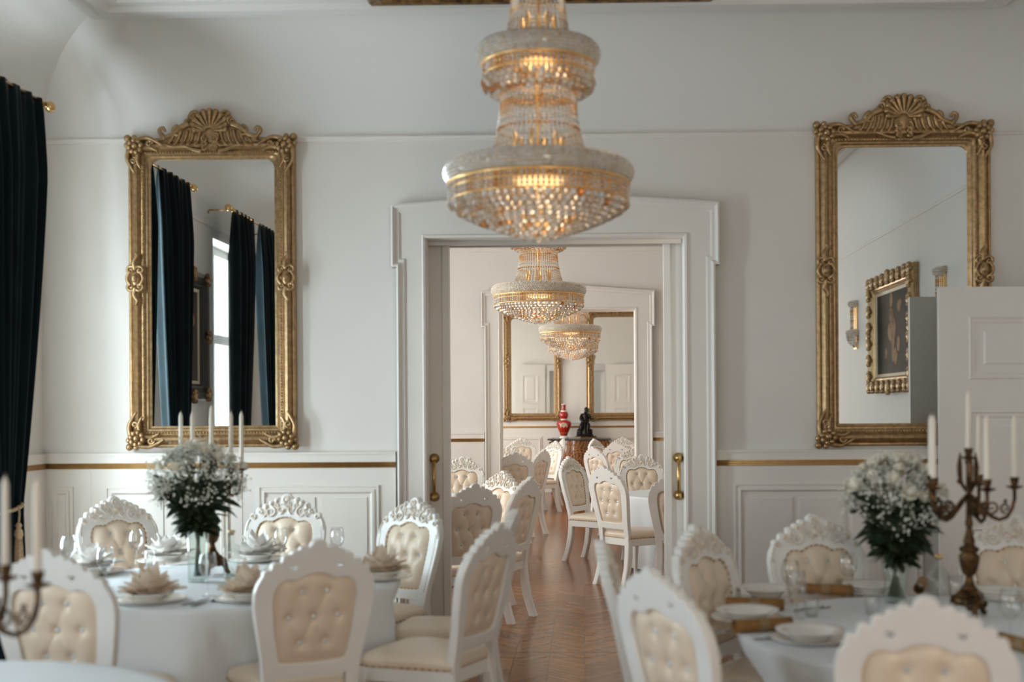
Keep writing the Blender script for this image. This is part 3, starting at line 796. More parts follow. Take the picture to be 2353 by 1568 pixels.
# ------------------------------------------------------------------ table ware
def put(proto, first, px, py, rz=0.0, z=TZ):
    o = proto if first else copy_tree(proto)
    p = atZ(px, py, z); set_at(o, (p.x, p.y, z), rz); return o
def single(name, mb, m): return mb.build(name, m)
def plate_mb(r, h, n=40):
    mb = MB(); mb.lathe([(0.001, 0.004), (r * 0.55, 0.004), (r * 0.62, h * 0.45), (r * 0.98, h), (r, h - 0.001), (r * 0.99, h - 0.004), (r * 0.64, h * 0.35), (r * 0.58, 0.0), (0.001, 0.0)], n); return mb
def bowl_mb(r, h, n=40):
    mb = MB(); mb.lathe([(0.001, 0.006), (r * 0.45, 0.007), (r * 0.62, h * 0.5), (r * 0.72, h * 0.85), (r * 0.98, h), (r, h - 0.002), (r * 0.98, h - 0.005), (r * 0.74, h * 0.74), (r * 0.60, h * 0.35), (r * 0.5, 0.0), (0.001, 0.0)], n); return mb
def napkin_mb(seed):
    rnd = random.Random(seed); mb = MB()
    for ringn, (n, L, up, w) in enumerate(((8, 0.165, 0.015, 0.062), (8, 0.125, 0.05, 0.055), (6, 0.09, 0.085, 0.045), (4, 0.055, 0.10, 0.036))):
        for k in range(n):
            a = 2 * PI * k / n + ringn * 0.4 + rnd.uniform(-0.12, 0.12); L2 = L * rnd.uniform(0.88, 1.1); up2 = up * rnd.uniform(0.8, 1.25)
            ls = []
            for i in range(7):
                t = i / 6; r = L2 * t; zz = 0.012 + up2 * t ** 1.5 + 0.006 * ringn
                wid = w * math.sin(PI * min(0.98, 0.12 + 0.86 * t)) * 0.95
                row = []
                for j in range(5):
                    s = (j - 2) / 2; row.append((r * math.cos(a) - s * wid * math.sin(a), r * math.sin(a) + s * wid * math.cos(a), zz + 0.018 * abs(s) * (1 - t) + 0.008 * s * s))
                ls.append(row)
            mb.loops(ls, closed=False)
    mb.lathe([(0.001, 0.0), (0.07, 0.0), (0.075, 0.012), (0.05, 0.03), (0.001, 0.032)], 16)
    return mb
def wine_glass():
    mb = MB(); mb.lathe([(0.034, 0.001), (0.030, 0.003), (0.008, 0.006), (0.0045, 0.02), (0.004, 0.075), (0.008, 0.088), (0.026, 0.100), (0.038, 0.122), (0.041, 0.145), (0.038, 0.175), (0.033, 0.203), (0.0325, 0.203), (0.0375, 0.174), (0.0403, 0.145), (0.037, 0.122), (0.025, 0.102), (0.001, 0.094)], 28)
    return mb.build('wine_glass', M['glass'])
def tumbler():
    mb = MB(); mb.lathe([(0.001, 0.001), (0.026, 0.001), (0.031, 0.05), (0.034, 0.10), (0.0325, 0.10), (0.0295, 0.05), (0.025, 0.008), (0.001, 0.008)], 24); return mb.build('tumbler', M['glass'])
def knife():
    t = empty('knife'); a = MB(); a.loops([[(x, -0.105 + 0.0, 0.002) for x in (-.006, .006)] + [(.006, -0.105, .006), (-.006, -0.105, .006)], [(-.007, -0.02, 0.002), (.007, -0.02, 0.002), (.007, -0.02, .007), (-.007, -0.02, .007)]], cap0=True, cap1=True); a.build('knife_handle', M['steel'], t)
    a = MB(); a.loops([[(-.007, -0.02, 0.003), (.007, -0.02, 0.003), (.007, -0.02, .005), (-.007, -0.02, .005)], [(-.008, .06, 0.003), (.009, .06, 0.003), (.009, .06, .0045), (-.008, .06, .0045)], [(-.007, .105, 0.003), (-.002, .105, 0.003), (-.002, .105, .004), (-.007, .105, .004)]], cap0=True, cap1=True); a.build('knife_blade', M['steel'], t)
    return t
def fork():
    t = empty('fork'); a = MB(); a.tube([(0, -0.1, 0.005), (0, -0.05, 0.006), (0, 0.02, 0.008), (0, 0.04, 0.006)], [0.007, 0.006, 0.003, 0.004], 8); a.build('fork_handle', M['steel'], t)
    a = MB(); a.tube([(0, 0.035, 0.006), (0, 0.05, 0.004), (0, 0.06, 0.004)], [0.004, 0.011, 0.011], 8, flat=0.25)
    for k in range(4): a.tube([((k - 1.5) * 0.006, 0.058, 0.004), ((k - 1.5) * 0.006, 0.08, 0.003), ((k - 1.5) * 0.006, 0.10, 0.006)], [0.0022, 0.002, 0.001], 5)
    a.build('fork_tines', M['steel'], t); return t
def copies(make, spots, cat, grp, z=TZ):
    """spots: (px, py, rz, label[, z])"""
    first = None
    for s in spots:
        if first is None: o = first = make()
        else: o = copy_tree(first)
        zz = s[4] if len(s) > 4 else z
        p = atZ(s[0], s[1], zz); set_at(o, (p.x, p.y, zz), R(s[2])); tag(o, s[3], cat, grp)
SET_L = [(345, 1382, 'nearest the far left tan chair'), (383, 1291, 'behind the left vase, on its left side'), (592, 1289, 'at the back, right of the glass decanter'),
         (876, 1330, 'at the left table by the sunlit chair'), (575, 1378, 'right behind the tan tufted chair back'), (212, 1318, 'behind the crest of the far left chair')]
copies(lambda: single('charger_plate', plate_mb(0.165, 0.016), M['porcelain']), [(x, y, 0, 'wide white charger plate ' + l) for x, y, l in SET_L], 'plate', 'charger plates on the left table')
copies(lambda: single('dinner_plate', plate_mb(0.135, 0.020), M['porcelain']), [(x, y, 0, 'white dinner plate ' + l, TZ + 0.006) for x, y, l in SET_L], 'plate', 'dinner plates on the left table')
copies(lambda: single('soup_bowl', bowl_mb(0.105, 0.042), M['porcelain']), [(x, y, 0, 'cream bowl under the napkin ' + l, TZ + 0.0118) for x, y, l in SET_L], 'bowl', 'bowls on the left table')
for i, (x, y, l) in enumerate(SET_L):
    o = napkin_mb(20 + i).build('folded_napkin', M['napkin'] if i in (0, 3, 4) else M['napkin_white']); p = atZ(x, y, TZ)
    set_at(o, (p.x, p.y, TZ + 0.028), i * 0.7); tag(o, ('peach' if i in (0, 3, 4) else 'white') + ' napkin folded like a flower ' + l, 'napkin', 'flower-fold napkins on the left table')
copies(wine_glass, [(478, 1371, 0, 'clear wine glass in front of the flower vase on the left table'), (313, 1300, 0, 'clear wine glass in front of the chair nearest the curtain'),
                    (243, 1353, 0, 'clear wine glass right beside the crest of the far left chair'), (158, 1318, 0, 'leftmost wine glass of the left table, above the far left chair'),
                    (645, 1294, 0, 'clear wine glass in front of the middle rear chair of the left table'), (775, 1294, 0, 'wine glass showing above the crest of the tan front chair'),
                    (1817, 1392, 0, 'farther of two overlapping wine glasses between the menu scrolls'), (1831, 1424, 0, 'nearer of two overlapping wine glasses between the menu scrolls'),
                    (1949, 1372, 0, 'wine glass left of the bouquet vase, before the cream chair'), (2322, 1480, 0, 'large wine glass at the right edge of the right table'),
                    ], 'wine glass', 'wine glasses')
copies(tumbler, [(200, 1308, 0, 'small tumbler at the left rim of the left table'), (345, 1306, 0, 'small tumbler just right of the wine glass by the rear left chair'), (672, 1312, 0, 'small tumbler right of the middle rear wine glass'),
                 (2004, 1412, 0, 'small tumbler just left of the near right chair crest'), (2196, 1372, 0, 'small tumbler between carafe and candelabra'), (1865, 1418, 0, 'small tumbler beside the nearer overlapping wine glass')], 'tumbler', 'tumblers')
copies(knife, [(452, 1385, -20, 'steel knife right of the nearest peach napkin'), (1700, 1452, -70, 'steel knife poking out under the front menu scroll'), (1790, 1468, -70, 'steel knife left of the front soup plate'),
               (1940, 1478, -20, 'steel knife right of the front soup plate'), (668, 1318, 10, 'steel knife right of the rear middle place setting')], 'knife', 'table knives')
copies(fork, [(545, 1375, 35, 'steel fork left of the tan front chair'), (474, 1388, -20, 'steel fork beside the knife near the peach napkin'), (1868, 1402, -60, 'steel fork lying behind the two wine glasses'), (2030, 1372, 60, 'steel fork left of the bouquet vase foot')], 'fork', 'table forks')

SET_R = [(1718, 1424, 'left of the two overlapping wine glasses'), (1862, 1472, 'in front at the right table, before the near chair'), (1760, 1372, 'before the chair by the doorway jamb'), (2000, 1362, 'left behind the bouquet vase'), (2300, 1376, 'right of the candelabra')]
copies(lambda: single('charger_plate', plate_mb(0.15, 0.016), M['porcelain']), [(x, y, 0, 'white under-plate ' + l) for x, y, l in SET_R], 'plate', 'under-plates on the right table')
copies(lambda: single('soup_plate', bowl_mb(0.130, 0.045), M['porcelain']), [(x, y, 0, 'white rimmed soup plate ' + l, TZ + 0.006) for x, y, l in SET_R], 'plate', 'soup plates on the right table')
def scroll():
    t = empty('menu_scroll'); mb = MB(); L = 0.125; n = 20
    ls = []
    for y in (-L, -L * 0.5, 0, L * 0.5, L): ls.append([(0.026 * math.cos(2 * PI * k / n), y, 0.0265 + 0.026 * math.sin(2 * PI * k / n)) for k in range(n)])
    for y in (L, 0, -L): ls.append([(0.0235 * math.cos(2 * PI * k / n), y, 0.0265 + 0.0235 * math.sin(2 * PI * k / n)) for k in range(n)])
    ls.append(ls[0]); mb.loops(ls); fix_normals(mb.build('paper_roll', M['paper'], t))
    b = MB(); ls = [[(r * math.cos(2 * PI * k / n), y, 0.0265 + r * math.sin(2 * PI * k / n)) for k in range(n)] for r, y in ((0.0262, -.02), (0.027, -.019), (0.027, .019), (0.0262, .02))]
    b.loops(ls); b.build('paper_band', mat('menu band', (0.30, 0.20, 0.10), 0.6), t)
    return t
copies(scroll, [(1752, 1452, -70, 'brown rolled menu lying left of the front soup plate'), (1735, 1402, -102, 'brown rolled menu behind the left soup plate'), (1898, 1368, -105, 'brown rolled menu before the cream chair, its dark end open'),
                (2116, 1358, -20, 'rolled menu end showing between vase and carafe'), (2352, 1500, 20, 'brown rolled menu cut by the right edge of the photo')], 'scroll', 'rolled menus')

# bottles
def decanter():
    t = empty('glass_decanter'); mb = MB()
    def sq(w, z): 
        c = w * 0.82; return [(c, -w, z), (w, -c, z), (w, c, z), (c, w, z), (-c, w, z), (-w, c, z), (-w, -c, z), (-c, -w, z)]
    mb.loops([sq(0.036, 0.0), sq(0.040, 0.006), sq(0.040, 0.15), sq(0.034, 0.17), sq(0.014, 0.185), sq(0.013, 0.235), sq(0.016, 0.24)], cap0=True); mb.build('bottle_body', M['glass_vase'], t)
    w_ = MB(); w_.loops([sq(0.036, 0.006), sq(0.037, 0.012), sq(0.037, 0.03)], cap0=True, cap1=True); w_.build('thick_base', M['glass_vase'], t)
    c = MB(); c.lathe([(0.001, 0.228), (0.011, 0.228), (0.012, 0.24), (0.019, 0.242), (0.019, 0.252), (0.001, 0.253)], 18); c.build('stopper', M['brass'], t)
    return t
d = decanter(); p = atZ(533, 1330, TZ); set_at(d, (p.x, p.y, TZ), R(12)); tag(d, 'square glass decanter with gold stopper right of the flower vase on the left table', 'decanter')
t = empty('glass_carafe'); mb = MB(); mb.lathe([(0.001, 0.0), (0.045, 0.0), (0.052, 0.01), (0.054, 0.06), (0.050, 0.09), (0.03, 0.115), (0.016, 0.13), (0.014, 0.16), (0.018, 0.172)], 28); mb.build('bottle_body', M['glass_vase'], t)
c = MB(); c.lathe([(0.001, 0.165), (0.014, 0.165), (0.019, 0.174), (0.019, 0.186), (0.001, 0.188)], 18); c.build('stopper', M['brass'], t)
p = atZ(2158, 1366, TZ); set_at(t, (p.x, p.y, TZ)); tag(t, 'round glass carafe with gold stopper between bouquet and candelabra on the right table', 'carafe')

# ------------------------------------------------------------------ flowers
def rose_mb(seed):
    rnd = random.Random(seed); mb = MB()
    mb.ball((0, 0, 0.006), 0.013, 10, 6, (1, 1, 1.1))
    for n, r, h, tilt in ((3, 0.013, 0.022, 0.1), (4, 0.018, 0.020, 0.35), (5, 0.025, 0.016, 0.7)):
        for k in range(n):
            a = 2 * PI * k / n + rnd.uniform(0, 1); ls = []
            for i in range(4):
                t = i / 3; rr = r * (0.25 + 0.75 * t ** 0.6) + tilt * 0.006 * t * t; zz = -0.012 + h * 1.6 * t - tilt * 0.012 * t * t
                ls.append([(rr * math.cos(a + s), rr * math.sin(a + s), zz - 0.006 * abs(s) * t) for s in [(j - 2) * (1.2 / n) for j in range(5)]])
            mb.loops(ls, closed=False)
    return mb
def leaf_strip(mb, p, d, L, w, droop, roll):
    d = d.normalized(); side = d.cross(Vector((0, 0, 1)))
    if side.length < 1e-3: side = Vector((1, 0, 0))
    side.normalize(); side = Matrix.Rotation(roll, 3, d) @ side; nrm = side.cross(d); ls = []
    for i in range(6):
        t = i / 5; c = p + d * L * t - Vector((0, 0, 1)) * droop * t * t; ww = w * math.sin(PI * (0.08 + 0.9 * t)) ** 0.8
        ls.append([c - side * ww + nrm * ww * 0.25, c, c + side * ww + nrm * ww * 0.25])
    mb.loops(ls, closed=False)
rose_meshes = None
def bouquet(name, seed, rad, z_neck, z_top, n_rose, n_leaf, n_breath, label, spread=1.0):
    global rose_meshes
    rnd = random.Random(seed); t = empty(name)
    sb = MB()
    for k in range(34):
        a = rnd.uniform(0, 6.28); r0 = rnd.uniform(0, 0.035); q = rnd.uniform(0.1, 0.75) * rad; a2 = a + rnd.uniform(-.3, .3)
        sb.tube([(r0 * math.cos(a + 2.5), r0 * math.sin(a + 2.5), 0.02), (r0 * 0.6 * math.cos(a), r0 * 0.6 * math.sin(a), z_neck), (q * math.cos(a2), q * math.sin(a2), z_neck + (z_top - z_neck) * rnd.uniform(0.5, 0.8))], rnd.uniform(0.002, 0.004), 5)
    sb.build('stems', M['stem'], t)
    lb = MB()
    for k in range(n_leaf):
        a = rnd.uniform(0, 6.28); hz = rnd.random() ** 1.2; r = rad * (0.12 + 0.80 * hz) * rnd.uniform(0.4, 1.0); zz = z_neck - 0.03 + (z_top - z_neck) * 0.62 * hz
        d = Vector((math.cos(a), math.sin(a), rnd.uniform(-0.3, 1.1)))
        leaf_strip(lb, Vector((r * math.cos(a) * 0.8, r * math.sin(a) * 0.8, zz)), d, rnd.uniform(0.05, 0.11), rnd.uniform(0.012, 0.026), rnd.uniform(0, 0.05), rnd.uniform(-1, 1))
    lb.build('leaves', M['leaf'], t)
    if rose_meshes is None: rose_meshes = []
    for k in range(n_rose):
        a = rnd.uniform(0, 6.28); q = math.sqrt(rnd.random()); el = 0.25 + 1.2 * rnd.random()
        zc = z_neck + (z_top - z_neck) * 0.50; r = rad * 0.98 * math.cos(el) * rnd.uniform(0.9, 1.06); zz = zc + (z_top - zc) * 1.0 * math.sin(el)
        if len(rose_meshes) < 6:
            o = rose_mb(seed * 31 + k).build('rose', M['petal'], t); rose_meshes.append(o)
        else: o = rnd.choice(rose_meshes).copy(); col.objects.link(o); o.parent = t
        o.location = (r * math.cos(a), r * math.sin(a), zz); d = Vector((math.cos(a) * math.cos(el), math.sin(a) * math.cos(el), math.sin(el) + 0.3)).normalized()
        o.rotation_euler = d.to_track_quat('Z', 'Y').to_euler(); s = rnd.uniform(0.95, 1.4); o.scale = (s, s, s)
    bb = MB(); tb = MB()
    nb = n_breath // 12
    for k in range(nb):                       # sprays of gypsophila
        a = rnd.uniform(0, 6.28); el = rnd.uniform(0.0, 1.45) if rnd.random() < 0.75 else rnd.uniform(-0.45, 0.2); zc = z_neck + (z_top - z_neck) * 0.48
        rr = rad * math.cos(el) * rnd.uniform(0.75, 1.05) * spread; c = Vector((rr * math.cos(a), rr * math.sin(a), zc + (z_top - zc) * math.sin(el) * rnd.uniform(0.85, 1.02)))
        o0 = Vector((0.3 * rr * math.cos(a), 0.3 * rr * math.sin(a), zc - 0.06)); tb.tube([o0, o0.lerp(c, 0.6) + Vector((0, 0, 0.02)), c], 0.0009, 4, caps=False)
        for j in range(12):
            e = c + Vector((rnd.gauss(0, 1), rnd.gauss(0, 1), rnd.gauss(0, 1))) * 0.021
            bb.ball(e, rnd.uniform(0.0035, 0.0065), 5, 3, smooth=False); tb.tube([c - (c - o0) * 0.12, e], 0.0006, 3, caps=False)
    o = bb.build('gypsophila_florets', M['breath'], t); o['kind'] = 'stuff'
    tb.build('gypsophila_twigs', M['stem'], t)
    t['label'] = label; t['category'] = 'bouquet'; t['group'] = 'white flower bouquets'
    return t
pL = atZ(455, 1337, TZ); pR = atZ(2058, 1385, TZ)
v = MB(); v.lathe([(0.001, 0.012), (0.046, 0.012), (0.049, 0.15), (0.053, 0.285), (0.056, 0.285), (0.052, 0.15), (0.050, 0.0), (0.001, 0.0)], 32)
o = v.build('glass_vase', M['glass_vase']); set_at(o, (pL.x, pL.y, TZ)); tag(o, 'tall straight glass vase holding the bouquet on the left table', 'vase', 'glass flower vases')
b = bouquet('flower_bouquet', 3, 0.25, 0.28, 0.70, 16, 320, 1700, 'white rose and gypsophila bouquet with dark leaves in the left glass vase', 1.0); set_at(b, (pL.x, pL.y, TZ + 0.008))
v = MB(); v.lathe([(0.001, 0.012), (0.042, 0.012), (0.050, 0.10), (0.066, 0.215), (0.069, 0.215), (0.053, 0.10), (0.045, 0.0), (0.001, 0.0)], 32)
o = v.build('glass_vase', M['glass_vase']); set_at(o, (pR.x, pR.y, TZ)); tag(o, 'flared glass vase holding the bouquet on the right table', 'vase', 'glass flower vases')
b = bouquet('flower_bouquet', 8, 0.235, 0.20, 0.645, 50, 330, 1000, 'dense white bouquet with dark green leaves on the right table beside the candelabra', 1.0); set_at(b, (pR.x, pR.y, TZ + 0.008))

# ------------------------------------------------------------------ candelabra
def candelabra(label, n_arm, rad, base_h, arm_z, center_z, candle_len, a0, mid):
    """stem with curling arms; returns the empty and the candle seats"""
    t = empty('candelabra'); seats = []
    b = MB()
    for k in range(3):
        a = 2 * PI * k / 3 + 0.5; c, s = math.cos(a), math.sin(a)
        b.tube([(0.03 * c, 0.03 * s, 0.085), (0.06 * c, 0.06 * s, 0.07), (0.072 * c, 0.072 * s, 0.035), (0.078 * c, 0.078 * s, 0.016), (0.088 * c, 0.088 * s, 0.010)], [0.022, 0.020, 0.014, 0.013, 0.010], 8)
        b.ball((0.085 * c, 0.085 * s, 0.012), 0.0125, 8, 6)
        for q in (-1, 1): b.tube(spiral((0, 0), 0.020, 1.2, 0, q, 14) and [((0.066 + 0.0) * c - q * 0.02 * s + p[0] * -s * 0.8, 0.066 * s + q * 0.02 * c + p[0] * c * 0.8, 0.055 + p[2]) for p in spiral((0, 0), 0.018, 1.2, 0, q, 14)], 0.006, 6)
    b.lathe([(0.0, 0.045), (0.060, 0.050), (0.066, 0.062), (0.058, 0.078), (0.062, 0.090), (0.05, 0.105), (0.036, 0.115), (0.0, 0.12)], 6, smooth=False)
    b.build('tripod_base', M['bronze'], t)
    s_ = MB(); k = base_h
    s_.lathe([(0.0, 0.11), (0.038, 0.113), (0.024, 0.13), (0.016, 0.155), (0.014, 0.17), (0.028, 0.18), (0.036, 0.205), (0.041, 0.235), (0.043, 0.255), (0.030, 0.268), (0.040, 0.278), (0.040, 0.288), (0.022, 0.30), (0.024, 0.32), (0.016, 0.345), (0.011, 0.37), (0.017, 0.39), (0.013, 0.41), (0.011, arm_z + 0.05), (0.018, arm_z + 0.06), (0.010, arm_z + 0.075), (0.008, center_z - 0.04)], 20)
    s_.build('stem', M['bronze'], t)
    def socket(parent, x, y, zz, nm='candle_socket'):
        m = MB(); m.lathe([(0.0, zz - 0.052), (0.012, zz - 0.05), (0.034, zz - 0.040), (0.035, zz - 0.036), (0.012, zz - 0.034), (0.016, zz - 0.018), (0.019, zz), (0.012, zz), (0.012, zz - 0.012), (0.0, zz - 0.012)], 16, x, y)
        return m.build(nm, M['bronze'], parent)
    for i in range(n_arm):
        a = a0 + 2 * PI * i / n_arm; c, s = math.cos(a), math.sin(a)
        prof = [(0.008, arm_z - 0.08), (0.03, arm_z - 0.10), (0.06, arm_z - 0.135), (0.09, arm_z - 0.165), (0.12, arm_z - 0.178), (0.15, arm_z - 0.165), (rad - 0.01, arm_z - 0.13), (rad, arm_z - 0.09), (rad, arm_z - 0.05)]
        prof = [(r * rad / 0.18 if r < rad - 0.02 else r, zz) for r, zz in prof]
        m = MB(); m.tube([(r * c, r * s, zz) for r, zz in prof], [0.010, 0.010, 0.009, 0.009, 0.008, 0.008, 0.008, 0.008, 0.008], 8)
        for cx, cz, r0, dr in ((rad * 0.50, arm_z - 0.125, 0.027, 1), (rad * 0.80, arm_z - 0.128, 0.022, -1)):
            m.tube([(p[0] * c, p[0] * s, p[2]) for p in spiral((cx, cz), r0, 1.3, -PI / 2, dr, 18)], [0.006 - 0.003 * q / 17 for q in range(18)], 6)
        m.ball((rad * 0.80 * c, rad * 0.80 * s, arm_z - 0.10), 0.009, 6, 5)
        arm = m.build('arm', M['bronze'], t); socket(arm, rad * c, rad * s, arm_z); seats.append((rad * c, rad * s, arm_z - 0.012))
    if mid:
        socket(t, 0, 0, center_z); seats.append((0, 0, center_z - 0.012))
    f = MB()       # leafy finial ornament beside the stem
    for k in range(3):
        a = a0 + 0.6 + 2 * PI * k / 3; c, s = math.cos(a), math.sin(a)
        f.tube([(0.012 * c, 0.012 * s, arm_z - 0.06), (0.035 * c, 0.035 * s, arm_z - 0.02), (0.040 * c, 0.040 * s, arm_z + 0.04), (0.036 * c, 0.036 * s, arm_z + 0.10)], [0.006, 0.009, 0.012, 0.003], 7)
        for q in range(4): f.ball((0.038 * c, 0.038 * s, arm_z - 0.02 + q * 0.028), 0.013 - 0.0015 * q, 7, 5)
    f.build('leaf_ornament', M['bronze'], t)
    tag(t, label, 'candelabra', 'bronze candelabras')
    return t, seats
candle0 = None
def candles(base, seats, L, labels):
    global candle0
    for (x, y, zz), l, lab in zip(seats, L, labels):
        if lab is None: continue
        key = round(l, 3)
        t = empty('taper_candle'); m = MB(); m.lathe([(0.0, 0.0), (0.0112, 0.0), (0.0115, 0.02), (0.0098, l - 0.03), (0.0092, l - 0.022), (0.005, l - 0.006), (0.0015, l), (0.0, l)], 14); m.build('wax_stick', M['wax'], t)
        m = MB(); m.tube([(0, 0, l - 0.003), (0.001, 0, l + 0.008)], 0.001, 5); m.build('wick', M['napkin_white'], t)
        set_at(t, (base.x + x, base.y + y, base.z + zz)); tag(t, lab, 'candle', 'ivory taper candles')
bR = atZ(2228, 1418, TZ)
t, seats = candelabra('tall five-armed bronze candelabra on the right table beside the flower bouquet', 5, 0.18, 0.35, 0.585, 0.705, 0.27, R(-13), True)
bR.z = TZ; set_at(t, tuple(bR))
candles(bR, seats, [0.27] * 5 + [0.25], ['rightmost ivory candle of the right candelabra', 'ivory candle on the rear arm of the right candelabra, beside the tall one', 'leftmost ivory candle rising above the right bouquet',
        'second ivory candle from the left, front left arm of the right candelabra', 'ivory candle between the middle one and the rightmost, right candelabra', 'tallest middle ivory candle in front of the white door'])
bM = atZ(488, 1322, TZ); bM.z = TZ
t, seats = candelabra('bronze candelabra hidden behind the bouquet of the left table', 5, 0.165, 0.35, 0.60, 0.66, 0.27, R(36), True)
set_at(t, tuple(bM))
candles(bM, seats, [0.285] * 5 + [0.26], ['rear one of the close candle pair right above the left bouquet', 'ivory candle just left of the tallest above the left bouquet, rear arm', 'leftmost ivory candle above the left bouquet', 'ivory candle left of the tallest above the left bouquet, front arm', 'front one of the close candle pair right above the left bouquet', 'tallest ivory candle in the middle above the left bouquet'])
bN = atZ(-58, 1700, TZ); bN.z = TZ; bN.y = 3.30; bN.x = atY(-76, 1330, 3.30).x
t, seats = candelabra('blurred bronze candelabra in the lower left corner, only its right arms in view', 5, 0.185, 0.35, 0.435, 0.56, 0.27, R(12), True)
set_at(t, tuple(bN))
candles(bN, seats, [0.27] * 6, ['blurred ivory candle in front of the far-left chair, right of its twin', 'blurred ivory candle at the left edge of the photo', None, None, None, None])

# ------------------------------------------------------------------ mirrors
def rrect(w, z0, z1, off, rt, rb, n=7):
    """loop of points, outer half width w, inset off; corners rounded"""
    x = w - off; a, b = z0 + off, z1 - off; pts = []
    for cx, cz, r, a0 in ((x - rb, a + rb, rb, -PI / 2), (x - rt, b - rt, rt, 0), (-x + rt, b - rt, rt, PI / 2), (-x + rb, a + rb, rb, PI)):
        for k in range(n):
            t = a0 + PI / 2 * k / (n - 1); pts.append((cx + r * math.cos(t), cz + r * math.sin(t)))
    return pts
def mirror_proto(W, H):
    t = empty('gilt_mirror'); w = W / 2
    prof = [(0.0, 0.0), (0.0, 0.034), (0.008, 0.044), (0.018, 0.044), (0.024, 0.036), (0.034, 0.052), (0.050, 0.064), (0.066, 0.060), (0.078, 0.044), (0.084, 0.034), (0.092, 0.036), (0.104, 0.034), (0.112, 0.024), (0.122, 0.024), (0.132, 0.014), (0.142, 0.012), (0.146, 0.004)]
    mb = MB(); ls = []
    for o, h in prof:
        k = o / 0.146; ls.append([(x, -h, zz) for x, zz in rrect(w, 0, H, o, 0.004 + 0.056 * k * k, 0.004)])
    mb.loops(ls, smooth=False); fix_normals(mb.build('frame', M['gilt'], t))
    g = MB(); pts = rrect(w, 0, H, 0.144, 0.058, 0.004); g.add([(x, -0.0065, zz) for x, zz in pts], [tuple(range(len(pts)))], False); g.build('mirror_glass', M['mirror'], t)
    bd = MB()      # little leaf-and-dart beading along the inner slope
    for x0, z0, x1, z1 in ((-w + 0.098, 0.12, -w + 0.098, H - 0.12), (w - 0.098, 0.12, w - 0.098, H - 0.12), (-w + 0.12, 0.098, w - 0.12, 0.098), (-w + 0.12, H - 0.098, w - 0.12, H - 0.098)):
        L = math.hypot(x1 - x0, z1 - z0); n = int(L / 0.02)
        for i in range(n + 1): bd.ball((x0 + (x1 - x0) * i / n, -0.036, z0 + (z1 - z0) * i / n), 0.0085, 5, 3)
    bd.build('beading', M['gilt'], t)
    def S(mb, c, r, turns, a0, dr, th, y=-0.06):
        n = 22; pts = spiral(c, r, turns, a0, dr, n, y=y); mb.tube(pts, [th * (1 - 0.5 * i / (n - 1)) for i in range(n)], 6)
    def stroke(mb, pts, rad, y=-0.058):
        # smooth polyline through points
        P = [Vector((p[0], y, p[1])) for p in pts]; out = []
        for i in range(len(P) - 1):
            a = P[max(i - 1, 0)]; b = P[i]; c = P[i + 1]; d = P[min(i + 2, len(P) - 1)]
            for q in range(4):
                u = q / 4; out.append(0.5 * ((2 * b) + (c - a) * u + (2 * a - 5 * b + 4 * c - d) * u * u + (3 * b - a - 3 * c + d) * u ** 3))
        out.append(P[-1]); m = len(out)
        mb.tube(out, [rad[0] + (rad[1] - rad[0]) * i / (m - 1) for i in range(m)], 7)
    # crest
    c = MB(); zt = H - 0.012
    for s in (-1, 1):
        stroke(c, [(s * 0.30, zt + 0.0), (s * 0.34, zt + 0.055), (s * 0.315, zt + 0.075), (s * 0.30, zt + 0.05)], (0.016, 0.010))
        stroke(c, [(s * 0.31, zt + 0.01), (s * 0.25, zt + 0.03), (s * 0.20, zt + 0.075), (s * 0.14, zt + 0.10)], (0.014, 0.022))
        S(c, (s * 0.215, zt + 0.05), 0.036, 1.5, PI / 2, -s, 0.014)
        S(c, (s * 0.145, zt + 0.115), 0.034, 1.4, PI / 2, s, 0.014)
        S(c, (s * 0.098, zt + 0.155), 0.032, 1.4, 0 if s > 0 else PI, s, 0.014)
        for k in range(5):
            x = 0.28 - k * 0.045; stroke(c, [(s * x, zt - 0.03), (s * (x - 0.02), zt - 0.005), (s * (x - 0.035), zt + 0.035 + 0.012 * k)], (0.008, 0.015), -0.056)
            stroke(c, [(s * (x + 0.01), zt - 0.045), (s * (x - 0.03), zt - 0.05), (s * (x - 0.05), zt - 0.03)], (0.006, 0.013), -0.064)
        stroke(c, [(s * 0.055, zt - 0.085), (s * 0.11, zt - 0.075), (s * 0.17, zt - 0.05), (s * 0.25, zt - 0.055)], (0.016, 0.007), -0.066)
        for k in range(3): S(c, (s * (0.032 + 0.0 * k), zt - 0.005 - 0.03 * k), 0.024 - 0.003 * k, 1.3, PI / 2, -s, 0.011, -0.074)
    for k in range(11):          # the shell
        a = R(90 + (k - 5) * 17); L = 0.115 - 0.0016 * (k - 5) ** 2; x0, z0 = 0.028 * math.cos(a), zt + 0.050 + 0.02 * math.sin(a)
        stroke(c, [(x0, z0), (x0 + 0.55 * L * math.cos(a), z0 + 0.55 * L * math.sin(a)), (x0 + L * math.cos(a), z0 + L * math.sin(a))], (0.008, 0.019), -0.066)
        c.ball((x0 + L * math.cos(a), -0.068, z0 + L * math.sin(a)), 0.021, 8, 6)
    c.ball((0, -0.045, zt + 0.03), 0.07, 16, 10, (1.0, 0.30, 1.0)); c.ball((0, -0.035, zt + 0.045), 0.15, 18, 10, (1.0, 0.10, 0.75))
    mb2 = [(-0.33, zt - 0.02), (-0.2, zt + 0.06), (-0.1, zt + 0.13), (0.1, zt + 0.13), (0.2, zt + 0.06), (0.33, zt - 0.02)]
    c.loops([[(x, -0.004, zz) for x, zz in mb2], [(x, -0.05, zz) for x, zz in mb2]], cap1=True, smooth=False)
    c.build('crest', M['gilt'], t)
    # corners
    k0 = {}
